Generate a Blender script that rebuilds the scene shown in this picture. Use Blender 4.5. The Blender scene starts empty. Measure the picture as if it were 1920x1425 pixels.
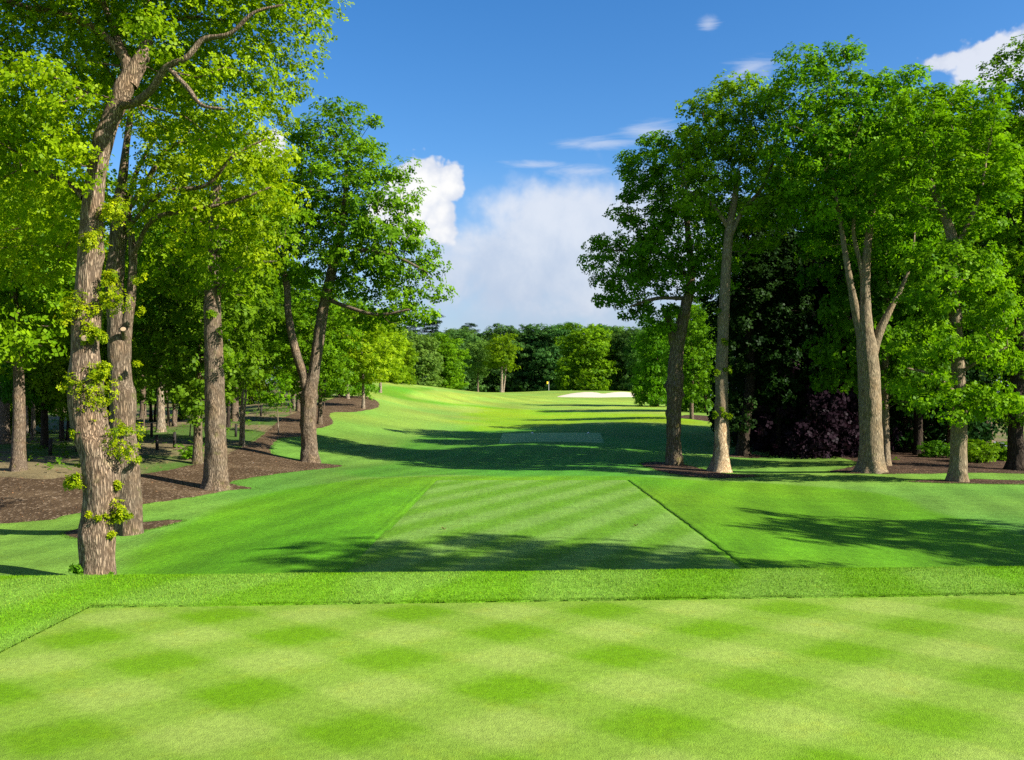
import bpy, math, random
import numpy as np
from mathutils import Vector
from mathutils.geometry import delaunay_2d_cdt

R = math.radians
scene = bpy.context.scene
COL = scene.collection

# ------------------------------------------------------------------ camera, sky, sun, exposure
FPX, CX, HOR, EYE = 1663.0, 960.0, 735.0, 1.8      # photograph 1920 px wide: focal length, centre, horizon, eye height
SUN_AZ, SUN_EL = R(113), R(34)                      # clockwise from straight ahead (+Y): sun on the right
cam = bpy.data.cameras.new('camera')
cam.sensor_width = 36.0
cam.lens = 36.0 * FPX / 1920.0
cam.shift_y = (HOR - 712.5) / 1920.0
cam.clip_end = 5000
camo = bpy.data.objects.new('camera', cam)
camo.location = (0, 0, EYE)
camo.rotation_euler = (R(90), 0, 0)
COL.objects.link(camo)
scene.camera = camo

SKY_STRENGTH = 0.085
world = bpy.data.worlds.new('World')
scene.world = world
world.use_nodes = True
SUN_STRENGTH = 5.0
sun = bpy.data.lights.new('sun', 'SUN')
sun.energy = SUN_STRENGTH
sun.angle = R(0.53)
sun.color = (1.0, 0.93, 0.80)
suno = bpy.data.objects.new('sun', sun)
sdir = Vector((math.sin(SUN_AZ) * math.cos(SUN_EL), math.cos(SUN_AZ) * math.cos(SUN_EL), math.sin(SUN_EL)))
suno.rotation_euler = sdir.to_track_quat('Z', 'Y').to_euler()
suno.location = (60, -20, 60)
COL.objects.link(suno)
vs = scene.view_settings
vs.view_transform = 'Standard'
vs.look = 'None'
vs.gamma = 1.0
vs.use_curve_mapping = False
vs.exposure = 1.35
cy = scene.cycles
cy.use_denoising = False
cy.max_bounces = 7
cy.diffuse_bounces = 3
cy.glossy_bounces = 2
cy.transmission_bounces = 5
cy.transparent_max_bounces = 4


class NB:
    """small node-building helper"""
    def __init__(self, nt):
        self.nt = nt
        nt.nodes.clear()

    def n(self, t, **kw):
        nd = self.nt.nodes.new(t)
        for k, v in kw.items():
            setattr(nd, k, v)
        return nd

    def l(self, a, b):
        self.nt.links.new(a, b)

    def put(self, sock, v):
        if hasattr(v, 'is_linked') or isinstance(v, bpy.types.NodeSocket):
            self.l(v, sock)
        else:
            sock.default_value = v

    def m(self, op, a, b=0.0, c=0.0, clamp=False):
        nd = self.n('ShaderNodeMath', operation=op, use_clamp=clamp)
        for s, v in zip(nd.inputs, (a, b, c)):
            self.put(s, v)
        return nd.outputs[0]

    def mix(self, f, a, b, blend='MIX'):
        nd = self.n('ShaderNodeMix', data_type='RGBA', blend_type=blend)
        nd.clamp_factor = True
        self.put(nd.inputs[0], f)
        for s, v in ((nd.inputs[6], a), (nd.inputs[7], b)):
            if isinstance(v, tuple) and len(v) == 3:
                v = (*v, 1)
            self.put(s, v)
        return nd.outputs[2]

    def ramp(self, x, lo, hi, a=0.0, b=1.0, kind='SMOOTHSTEP'):
        nd = self.n('ShaderNodeMapRange', interpolation_type=kind)
        self.put(nd.inputs[0], x)
        for i, v in zip((1, 2, 3, 4), (lo, hi, a, b)):
            nd.inputs[i].default_value = v
        return nd.outputs[0]

    def noise(self, vec, scale, detail=4, rough=0.55, dist=0.0):
        nd = self.n('ShaderNodeTexNoise')
        if vec is not None:
            self.l(vec, nd.inputs['Vector'])
        nd.inputs['Scale'].default_value = scale
        nd.inputs['Detail'].default_value = detail
        nd.inputs['Roughness'].default_value = rough
        nd.inputs['Distortion'].default_value = dist
        return nd.outputs['Fac']

    def mapping(self, vec, scale=(1, 1, 1), rot=(0, 0, 0), loc=(0, 0, 0)):
        nd = self.n('ShaderNodeMapping')
        self.l(vec, nd.inputs[0])
        nd.inputs['Scale'].default_value = scale
        nd.inputs['Rotation'].default_value = rot
        nd.inputs['Location'].default_value = loc
        return nd.outputs[0]


def build_sky():
    b = NB(world.node_tree)
    out = b.n('ShaderNodeOutputWorld')
    bg = b.n('ShaderNodeBackground')
    sky = b.n('ShaderNodeTexSky', sky_type='NISHITA')
    sky.sun_disc = False
    sky.sun_elevation = SUN_EL
    sky.sun_rotation = SUN_AZ
    sky.air_density = 1.0
    sky.dust_density = 0.6
    sky.ozone_density = 3.0
    hs = b.n('ShaderNodeHueSaturation')
    hs.inputs['Saturation'].default_value = 1.33
    hs.inputs['Value'].default_value = 0.88
    hs.inputs['Hue'].default_value = 0.505
    b.l(sky.outputs[0], hs.inputs['Color'])
    tc = b.n('ShaderNodeTexCoord').outputs['Generated']
    sp = b.n('ShaderNodeSeparateXYZ')
    b.l(tc, sp.inputs[0])
    x, y, z = sp.outputs
    az = b.m('ARCTAN2', x, y)
    el = b.m('ARCSINE', z)
    cv = b.n('ShaderNodeCombineXYZ')
    b.l(b.m('MULTIPLY', az, 1.0), cv.inputs[0])
    b.l(b.m('MULTIPLY', el, 1.7), cv.inputs[1])
    puff = b.noise(tc, 15.0, 9, 0.60, 0.25)
    vor = b.n('ShaderNodeTexVoronoi', feature='SMOOTH_F1')
    vor.inputs['Scale'].default_value = 26.0
    vor.inputs['Detail'].default_value = 3.0
    vor.inputs['Roughness'].default_value = 0.55
    b.l(tc, vor.inputs['Vector'])
    billow = b.m('SUBTRACT', 0.62, vor.outputs['Distance'])
    puffs = b.m('SUBTRACT', puff, 0.5)
    puffb = b.m('ADD', b.m('MULTIPLY', puffs, 0.9), b.m('MULTIPLY', billow, 0.55))
    wispn = b.noise(b.mapping(cv.outputs[0], (1.0, 3.2, 1.0)), 11.0, 7, 0.62, 0.8)
    wisps = b.m('SUBTRACT', wispn, 0.5)

    def ell(px, py, rx, ry):
        u, v = (px - CX) / FPX, (HOR - py) / FPX
        a0, e0 = math.atan(u), math.atan2(v, math.sqrt(1 + u * u))
        sx, sy = rx / FPX * math.cos(a0) ** 2, ry / FPX * math.cos(a0)
        da = b.m('DIVIDE', b.m('SUBTRACT', az, a0), sx)
        de = b.m('DIVIDE', b.m('SUBTRACT', el, e0), sy)
        return b.m('SUBTRACT', 1.0, b.m('SQRT', b.m('ADD', b.m('MULTIPLY', da, da), b.m('MULTIPLY', de, de))))

    def union(lst):
        r = lst[0]
        for q in lst[1:]:
            r = b.m('MAXIMUM', r, q)
        return r
    cumulus = union([ell(795, 350, 66, 62), ell(842, 345, 34, 42), ell(760, 392, 62, 62), ell(828, 408, 42, 50),
                     ell(505, 290, 40, 40)])
    cum = b.ramp(b.m('ADD', cumulus, b.m('MULTIPLY', puffb, 1.25)), -0.20, 0.0)
    cum_core = b.ramp(b.m('ADD', b.m('MULTIPLY', cumulus, 0.6), b.m('MULTIPLY', puffb, 1.6)), -0.35, 0.30)
    right = union([ell(1855, 118, 100, 62), ell(1755, 118, 70, 26), ell(1940, 110, 120, 90), ell(1990, 190, 200, 120)])
    rc = b.ramp(b.m('ADD', right, b.m('MULTIPLY', puffb, 2.2)), 0.05, 0.42)
    bank = union([ell(1080, 415, 240, 90), ell(990, 445, 105, 80), ell(990, 500, 260, 120), ell(1180, 470, 280, 160)])
    bk = b.ramp(b.m('ADD', b.m('MULTIPLY', bank, 1.2), b.m('MULTIPLY', puffb, 0.9)), -0.22, 0.55)
    wisp = union([ell(1130, 268, 85, 11), ell(1215, 246, 70, 22), ell(1105, 320, 90, 12), ell(1000, 309, 55, 7),
                  ell(1328, 46, 20, 14), ell(1412, 132, 50, 18)])
    wp = b.ramp(b.m('ADD', b.m('MULTIPLY', wisp, 0.9), b.m('MULTIPLY', wisps, 3.0)), -0.25, 1.1, 0.0, 0.55)
    # scattered cloud added outside the view, thickened to raise the ambient light
    low = b.noise(cv.outputs[0], 5.0, 7, 0.6, 0.3)
    lowm = b.m('MULTIPLY', b.ramp(low, 0.40, 0.60), b.ramp(el, 0.95, 0.25))
    front = b.ramp(y, 0.70, 0.80)
    lowm = b.m('MULTIPLY', lowm, b.m('SUBTRACT', 1.0, front))
    haze = b.ramp(el, 0.27, 0.03, 0.0, 0.92)
    hz_n = b.ramp(b.noise(cv.outputs[0], 6.0, 5, 0.5, 0.4), 0.3, 0.7, 0.75, 1.0)
    hz = b.m('MULTIPLY', haze, hz_n)
    c = hs.outputs[0]
    k = 1.0 / SKY_STRENGTH / 2.0 ** vs.exposure
    def cc(r, g, bl):
        return (r * k, g * k, bl * k)
    c = b.mix(hz, c, cc(0.42, 0.51, 0.69))
    c = b.mix(b.m('MULTIPLY', bk, 0.80), c, b.mix(b.ramp(b.m('ADD', b.m('MULTIPLY', puffs, 1.2), b.m('MULTIPLY', b.m('SUBTRACT', el, 0.14), 4.0)), -0.35, 0.45), cc(0.55, 0.63, 0.78), cc(0.86, 0.88, 0.93)))
    c = b.mix(wp, c, cc(0.72, 0.78, 0.92))
    c = b.mix(b.m('MULTIPLY', lowm, 0.8), c, cc(0.74, 0.78, 0.88))
    c = b.mix(b.m('MULTIPLY', rc, 0.85), c, b.mix(b.ramp(puff, 0.35, 0.6), cc(0.42, 0.48, 0.62), cc(0.86, 0.88, 0.94)))
    c = b.mix(cum, c, b.mix(cum_core, cc(0.68, 0.74, 0.87), cc(1.0, 1.0, 1.0)))
    b.l(c, bg.inputs['Color'])
    bg.inputs['Strength'].default_value = SKY_STRENGTH
    b.l(bg.outputs[0], out.inputs[0])


build_sky()

# ------------------------------------------------------------------ small maths
def smooth(t):
    t = np.clip(t, 0, 1)
    return t * t * (3 - 2 * t)


def vnoise(p, seed=0):
    """value noise of points (N,3) in 0..1"""
    p = np.asarray(p, float)
    i = np.floor(p).astype(np.int64)
    f = p - i
    f = f * f * (3 - 2 * f)
    def h(ix, iy, iz):
        n = (ix * 73856093) ^ (iy * 19349663) ^ (iz * 83492791) ^ (seed * 2654435 + 12345)
        n = (n ^ (n >> 13)) * 1274126177
        n = n & 0x7fffffff
        return ((n ^ (n >> 16)) & 0xffff) / 65535.0
    r = 0
    for dx in (0, 1):
        wx = f[:, 0] if dx else 1 - f[:, 0]
        for dy in (0, 1):
            wy = f[:, 1] if dy else 1 - f[:, 1]
            for dz in (0, 1):
                wz = f[:, 2] if dz else 1 - f[:, 2]
                r = r + wx * wy * wz * h(i[:, 0] + dx, i[:, 1] + dy, i[:, 2] + dz)
    return r


def P(px, py, d):
    """the point at depth d on the sight line of photo pixel (px, py)"""
    return np.array([(px - CX) / FPX * d, d, EYE + (HOR - py) / FPX * d])


# ------------------------------------------------------------------ terrain
CTRL = [(0,985,27),(0,1060,19.5),(185,1095,18),(245,1000,24),(405,918,35),(300,955,29),(35,880,35),(0,862,40),(300,812,55),
 (455,835,48),(372,870,41),(580,868,45),(522,812,58),(600,790,68),(680,765,88),(655,742,105),(715,722,130),(740,718,150),
 (820,725,180),(900,735,200),(970,739,212),(100,800,70),(100,760,110),(400,770,90),(500,750,120),(0,750,150),(300,735,200),
 (600,720,200),(980,1070,17.3),(1000,900,35.5),(1000,872,48),(900,850,54),(1000,832,58),(1030,811,74),(1000,790,98),
 (700,830,60),(760,800,80),(800,770,115),(1000,765,135),(850,750,150),(1100,755,155),(1000,745,185),(1050,735,215),
 (1030,731,225),(1000,738,252),(1120,746,181),(1120,733,192),(1220,742,190),(1300,740,230),(1265,873,48),(1345,885,44.5),
 (1395,855,55),(1297,785,95),(1635,885,42),(1797,903,38),(1905,882,45),(1920,1000,24),(1920,1060,19.5),(1700,920,35),
 (1450,805,90),(1500,780,120),(1850,828,80),(1700,840,65),(1900,780,150),(1600,760,200),(1240,770,120),(620,880,41),(1180,880,44),
 (500,960,29),(500,1060,18.8),(1500,960,28),(1500,1060,18.5)]
_cu = np.array([(q[0] - CX) / FPX for q in CTRL])
_cv = np.array([math.log(q[2]) * 0.6 for q in CTRL])
_cz = np.array([P(*q)[2] for q in CTRL])


def _tps(r2):
    return np.where(r2 > 1e-12, 0.5 * r2 * np.log(np.maximum(r2, 1e-12)), 0.0)


_n = len(CTRL)
_K = _tps((_cu[:, None] - _cu[None]) ** 2 + (_cv[:, None] - _cv[None]) ** 2) + np.eye(_n) * 0.0012
_Pm = np.stack([np.ones(_n), _cu, _cv], 1)
_A = np.block([[_K, _Pm], [_Pm.T, np.zeros((3, 3))]])
_w = np.linalg.solve(_A, np.concatenate([_cz, np.zeros(3)]))

TEE2 = (-3.3, 4.6, 14.5, 35.7)      # mid tee: x0 x1 y0 y1


def rect_sdf(x, y, rc):
    x0, x1, y0, y1 = rc
    dx = np.maximum(np.maximum(x0 - x, x - x1), 0)
    dy = np.maximum(np.maximum(y0 - y, y - y1), 0)
    ins = np.minimum(np.minimum(x - x0, x1 - x), np.minimum(y - y0, y1 - y))
    return np.where(ins > 0, -ins, np.hypot(dx, dy))


def H(x, y):
    x = np.atleast_1d(np.asarray(x, float)); y = np.atleast_1d(np.asarray(y, float))
    yy = np.clip(y, 17.0, 300.0)
    u = np.clip(x / yy, -0.72, 0.72)
    v = np.log(yy) * 0.6
    z = np.empty(len(x))
    for s in range(0, len(x), 40000):
        e = slice(s, s + 40000)
        r2 = (u[e, None] - _cu[None]) ** 2 + (v[e, None] - _cv[None]) ** 2
        z[e] = _tps(r2) @ _w[:_n] + _w[_n] + _w[_n + 1] * u[e] + _w[_n + 2] * v[e]
    # mid tee plateau
    w = 1 - smooth((rect_sdf(x, y, TEE2) - 0.5) / 4.2)
    zt = -1.70 - 0.004 * (y - 26)
    z = z * (1 - w) + zt * w
    # near mound
    t = y - (9.12 + 0.047 * np.clip(x, -14, 14))
    s = 0.25
    zn = -0.44 * s * np.logaddexp(0, t / s)
    k = 0.35
    return k * np.logaddexp(z / k, zn / k) - k * np.exp(-np.abs(z - zn) / k * 0.5) * 0.0


def hz(x, y):
    return float(H([x], [y])[0])


def hit(px, py):
    """the place on the ground seen at a pixel"""
    d = np.geomspace(3.5, 420, 2600)
    x = (px - CX) / FPX * d
    zr = EYE + (HOR - py) / FPX * d
    below = zr <= H(x, d)
    if not below.any():
        i = int(np.argmin(zr - H(x, d)))
    else:
        i = int(np.argmax(below))
    return (x[i], d[i])


def in_poly(x, y, poly):
    c = np.zeros(len(x), bool)
    n = len(poly)
    for i in range(n):
        x0, y0 = poly[i]; x1, y1 = poly[(i + 1) % n]
        if y0 == y1:
            continue
        k = ((y0 > y) != (y1 > y)) & (x < (x1 - x0) * (y - y0) / (y1 - y0) + x0)
        c ^= k
    return c


def poly_dist(x, y, poly):
    d = np.full(len(x), 1e9)
    n = len(poly)
    for i in range(n):
        ax, ay = poly[i]; bx, by = poly[(i + 1) % n]
        ex, ey = bx - ax, by - ay
        t = np.clip(((x - ax) * ex + (y - ay) * ey) / (ex * ex + ey * ey + 1e-12), 0, 1)
        d = np.minimum(d, np.hypot(x - ax - t * ex, y - ay - t * ey))
    return np.where(in_poly(x, y, poly), -d, d)


def spline_closed(pts, per=6):
    p = np.array(pts, float); n = len(p); out = []
    for i in range(n):
        a, b, c, d = p[i - 1], p[i], p[(i + 1) % n], p[(i + 2) % n]
        for k in range(per):
            t = k / per
            out.append(0.5 * ((2 * b) + (-a + c) * t + (2 * a - 5 * b + 4 * c - d) * t * t + (-a + 3 * b - 3 * c + d) * t ** 3))
    return [tuple(q) for q in out]


# ------------------------------------------------------------------ mesh helpers
def mesh_np(name, verts, faces, mat=None, smooth_=False):
    """verts (N,3); faces (M,k) array of one face size, or a list of those arrays"""
    me = bpy.data.meshes.new(name)
    verts = np.ascontiguousarray(verts, np.float32)
    fl = faces if isinstance(faces, list) else [faces]
    fl = [np.asarray(f, np.int32) for f in fl if len(f)]
    me.vertices.add(len(verts))
    me.vertices.foreach_set('co', verts.ravel())
    nl = sum(f.size for f in fl); nf = sum(len(f) for f in fl)
    me.loops.add(nl)
    me.polygons.add(nf)
    me.loops.foreach_set('vertex_index', np.concatenate([f.ravel() for f in fl]).astype(np.int32))
    tot = np.concatenate([np.full(len(f), f.shape[1]) for f in fl])
    start = np.concatenate([[0], np.cumsum(tot)[:-1]]).astype(np.int32)
    me.polygons.foreach_set('loop_start', start)
    if smooth_:
        me.polygons.foreach_set('use_smooth', np.ones(nf, bool))
    me.update(calc_edges=True)
    if mat:
        me.materials.append(mat)
    return me


def col_attr(me, rgb, name='turf'):
    a = me.attributes.new(name, 'FLOAT_COLOR', 'POINT')
    c = np.ones((len(rgb), 4), np.float32)
    c[:, :3] = rgb
    a.data.foreach_set('color', c.ravel())


def f_attr(me, v, name):
    a = me.attributes.new(name, 'FLOAT', 'POINT')
    a.data.foreach_set('value', np.asarray(v, np.float32))


def link(name, me, parent=None, **props):
    o = bpy.data.objects.new(name, me)
    COL.objects.link(o)
    if parent is not None:
        o.parent = parent
    for k, v in props.items():
        o[k] = v
    return o


def thing(name, label, cat, loc, group=None, rz=0.0, sc=1.0):
    o = bpy.data.objects.new(name, None)
    o.empty_display_size = 0.3
    COL.objects.link(o)
    o.location = loc
    o.rotation_euler = (0, 0, rz)
    o.scale = (sc, sc, sc) if not isinstance(sc, tuple) else sc
    o['label'] = label; o['category'] = cat
    if group:
        o['group'] = group
    return o


# ------------------------------------------------------------------ materials
def new_mat(name):
    m = bpy.data.materials.new(name)
    m.use_nodes = True
    return m, NB(m.node_tree)


def principled(b, color, rough=0.8, normal=None, spec=0.2):
    out = b.n('ShaderNodeOutputMaterial')
    p = b.n('ShaderNodeBsdfPrincipled')
    b.put(p.inputs['Base Color'], color if not (isinstance(color, tuple) and len(color) == 3) else (*color, 1))
    b.put(p.inputs['Roughness'], rough)
    p.inputs['Specular IOR Level'].default_value = spec
    if normal is not None:
        b.l(normal, p.inputs['Normal'])
    b.l(p.outputs[0], out.inputs[0])
    return p


def bump(b, h, strength, dist):
    nd = b.n('ShaderNodeBump')
    nd.inputs['Strength'].default_value = strength
    nd.inputs['Distance'].default_value = dist
    b.l(h, nd.inputs['Height'])
    return nd.outputs[0]


def mat_turf(name='turf', fine=False):
    m, b = new_mat(name)
    pos = b.n('ShaderNodeNewGeometry').outputs['Position']
    at = b.n('ShaderNodeAttribute', attribute_name='turf').outputs['Color']
    n1 = b.noise(pos, 160.0, 2, 0.7)
    n2 = b.noise(pos, 22.0, 4, 0.65)
    n3 = b.noise(b.mapping(pos, (0.5, 0.9, 0.6)), 1.3, 5, 0.6)
    n4 = b.noise(b.mapping(pos, (0.25, 3.0, 1.0)), 1.1, 4, 0.6)
    n5 = b.noise(pos, 8.0, 5, 0.75)
    n6 = b.noise(b.mapping(pos, (6.0, 0.5, 1.0), (0, 0, 0.25)), 1.6, 4, 0.65)
    v = b.m('ADD', b.m('MULTIPLY', b.m('SUBTRACT', n1, 0.5), 1.1), 1.0)
    if not fine:
        v = b.m('MULTIPLY', v, b.m('ADD', b.m('MULTIPLY', b.m('SUBTRACT', n5, 0.5), 1.3), 1.0))
        v = b.m('MULTIPLY', v, b.m('ADD', b.m('MULTIPLY', b.m('SUBTRACT', n6, 0.5), 0.6), 1.0))
    v = b.m('MULTIPLY', v, b.m('ADD', b.m('MULTIPLY', b.m('SUBTRACT', n2, 0.5), 0.8), 1.0))
    v = b.m('MULTIPLY', v, b.m('ADD', b.m('MULTIPLY', b.m('SUBTRACT', n3, 0.5), 0.15 if fine else 0.5), 1.0))
    v = b.m('MULTIPLY', v, b.m('ADD', b.m('MULTIPLY', b.m('SUBTRACT', n4, 0.5), 0.08 if fine else 0.35), 1.0))
    c = b.mix(1.0, at, v, 'MULTIPLY')
    warm = b.ramp(b.noise(pos, 3.1, 5, 0.7), 0.5, 0.75, 0.0, 0.35)
    c = b.mix(warm, c, b.mix(1.0, c, (1.25, 1.02, 0.55), 'MULTIPLY'))
    principled(b, c, 0.85, bump(b, b.m('ADD', n1, n2), 0.5, 0.02), 0.1)
    return m


def mat_blade():
    m, b = new_mat('grass_blade')
    at = b.n('ShaderNodeAttribute', attribute_name='turf').outputs['Color']
    out = b.n('ShaderNodeOutputMaterial')
    d = b.n('ShaderNodeBsdfDiffuse'); t = b.n('ShaderNodeBsdfTranslucent')
    b.l(at, d.inputs[0]); b.l(at, t.inputs[0])
    mx = b.n('ShaderNodeMixShader'); mx.inputs[0].default_value = 0.35
    b.l(d.outputs[0], mx.inputs[1]); b.l(t.outputs[0], mx.inputs[2])
    b.l(mx.outputs[0], out.inputs[0])
    return m


def mat_mulch(name, ca, cb, cc_, litter=0.5):
    m, b = new_mat(name)
    pos = b.n('ShaderNodeNewGeometry').outputs['Position']
    vo = b.n('ShaderNodeTexVoronoi'); vo.inputs['Scale'].default_value = 14.0
    b.l(pos, vo.inputs['Vector'])
    n1 = b.noise(pos, 30, 4, 0.7)
    n2 = b.noise(pos, 0.7, 5, 0.6)
    c = b.mix(b.ramp(n1, 0.3, 0.7), ca, cb)
    c = b.mix(b.ramp(n2, 0.45, 0.7, 0, 0.7), c, cc_)
    sp = b.n('ShaderNodeSeparateColor'); b.l(vo.outputs['Color'], sp.inputs[0])
    chip = b.ramp(sp.outputs[0], 0.88, 0.92, 0.0, litter, 'LINEAR')
    c = b.mix(chip, c, (0.33, 0.25, 0.17))
    principled(b, c, 0.95, bump(b, b.m('ADD', vo.outputs['Distance'], n1), 0.8, 0.05), 0.1)
    return m


def mat_sand():
    m, b = new_mat('sand')
    pos = b.n('ShaderNodeNewGeometry').outputs['Position']
    c = b.mix(b.noise(pos, 1.2, 5, 0.6), (0.42, 0.35, 0.27), (0.56, 0.48, 0.38))
    principled(b, c, 0.95, bump(b, b.noise(pos, 4, 4, 0.6), 0.4, 0.08), 0.1)
    return m


def mat_bark(name, ca, cb, moss=0.3, mosscol=(0.13, 0.15, 0.03), scale=1.0, orange=0.0):
    m, b = new_mat(name)
    tc = b.n('ShaderNodeTexCoord').outputs['Object']
    st = b.mapping(tc, (1.0, 1.0, 0.14))
    vo = b.n('ShaderNodeTexVoronoi', feature='DISTANCE_TO_EDGE')
    vo.inputs['Scale'].default_value = 15.0 * scale
    nz = b.n('ShaderNodeTexNoise'); b.l(st, nz.inputs['Vector']); nz.inputs['Scale'].default_value = 9.0 * scale; nz.inputs['Detail'].default_value = 5
    dv = b.n('ShaderNodeVectorMath', operation='MULTIPLY_ADD')
    b.l(nz.outputs['Color'], dv.inputs[0]); dv.inputs[1].default_value = (0.10, 0.10, 0.10); b.l(st, dv.inputs[2])
    b.l(dv.outputs[0], vo.inputs['Vector'])
    crack = b.ramp(vo.outputs['Distance'], 0.0, 0.30)
    fine = b.noise(b.mapping(tc, (1, 1, 0.3)), 38.0 * scale, 4, 0.7)
    big = b.noise(tc, 1.6, 4, 0.6)
    c = b.mix(b.m('MULTIPLY', crack, b.ramp(fine, 0.25, 0.7, 0.45, 1.0)), ca, cb)
    c = b.mix(b.ramp(big, 0.4, 0.7, 0.0, 0.55), c, b.mix(1.0, c, (1.25, 1.05, 0.85), 'MULTIPLY'))
    c = b.mix(b.ramp(b.noise(b.mapping(tc, (1, 1, 0.45)), 3.2, 6, 0.7), 0.52, 0.68, 0.0, 0.75), c, b.mix(1.0, c, (0.50, 0.48, 0.44), 'MULTIPLY'))
    mo = b.ramp(b.noise(tc, 2.3, 6, 0.7), 0.62 - 0.25 * moss, 0.72, 0.0, min(1.0, moss * 1.7))
    c = b.mix(mo, c, mosscol)
    if orange:
        c = b.mix(b.ramp(b.noise(tc, 4.1, 5, 0.7), 0.62, 0.72, 0.0, orange), c, (0.30, 0.17, 0.04))
    h = b.m('ADD', b.m('MULTIPLY', crack, 1.0), b.m('MULTIPLY', fine, 0.5))
    principled(b, c, 0.95, bump(b, h, 0.9, 0.035 / scale), 0.1)
    return m


def mat_leaf(name, dark, light, trans=0.43, tcol=(1.15, 1.2, 0.5), vary=0.18):
    m, b = new_mat(name)
    t = b.n('ShaderNodeAttribute', attribute_name='tint').outputs['Fac']
    rnd = b.n('ShaderNodeObjectInfo').outputs['Random']
    c = b.mix(t, dark, light)
    hs = b.n('ShaderNodeHueSaturation')
    b.l(b.m('ADD', b.m('MULTIPLY', b.m('SUBTRACT', rnd, 0.5), 0.05 * vary / 0.18), 0.5), hs.inputs['Hue'])
    b.l(b.m('ADD', b.m('MULTIPLY', b.m('SUBTRACT', b.m('FRACT', b.m('MULTIPLY', rnd, 7.3)), 0.5), 2 * vary), 1.0), hs.inputs['Value'])
    b.l(c, hs.inputs['Color'])
    c = hs.outputs[0]
    out = b.n('ShaderNodeOutputMaterial')
    d = b.n('ShaderNodeBsdfDiffuse'); tr = b.n('ShaderNodeBsdfTranslucent'); g = b.n('ShaderNodeBsdfGlossy')
    g.inputs['Roughness'].default_value = 0.45
    g.inputs['Color'].default_value = (0.9, 0.95, 1, 1)
    b.l(c, d.inputs[0])
    b.l(b.mix(1.0, c, tcol, 'MULTIPLY'), tr.inputs[0])
    mx = b.n('ShaderNodeMixShader'); mx.inputs[0].default_value = trans
    b.l(d.outputs[0], mx.inputs[1]); b.l(tr.outputs[0], mx.inputs[2])
    m2 = b.n('ShaderNodeMixShader'); m2.inputs[0].default_value = 0.003
    b.l(mx.outputs[0], m2.inputs[1]); b.l(g.outputs[0], m2.inputs[2])
    b.l(m2.outputs[0], out.inputs[0])
    return m


def mat_plain(name, col, rough=0.6, var=0.15):
    m, b = new_mat(name)
    pos = b.n('ShaderNodeTexCoord').outputs['Object']
    c = b.mix(b.noise(pos, 9, 4, 0.6), tuple(v * (1 - var) for v in col), tuple(min(1, v * (1 + var)) for v in col))
    principled(b, c, rough, None, 0.3)
    return m


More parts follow.
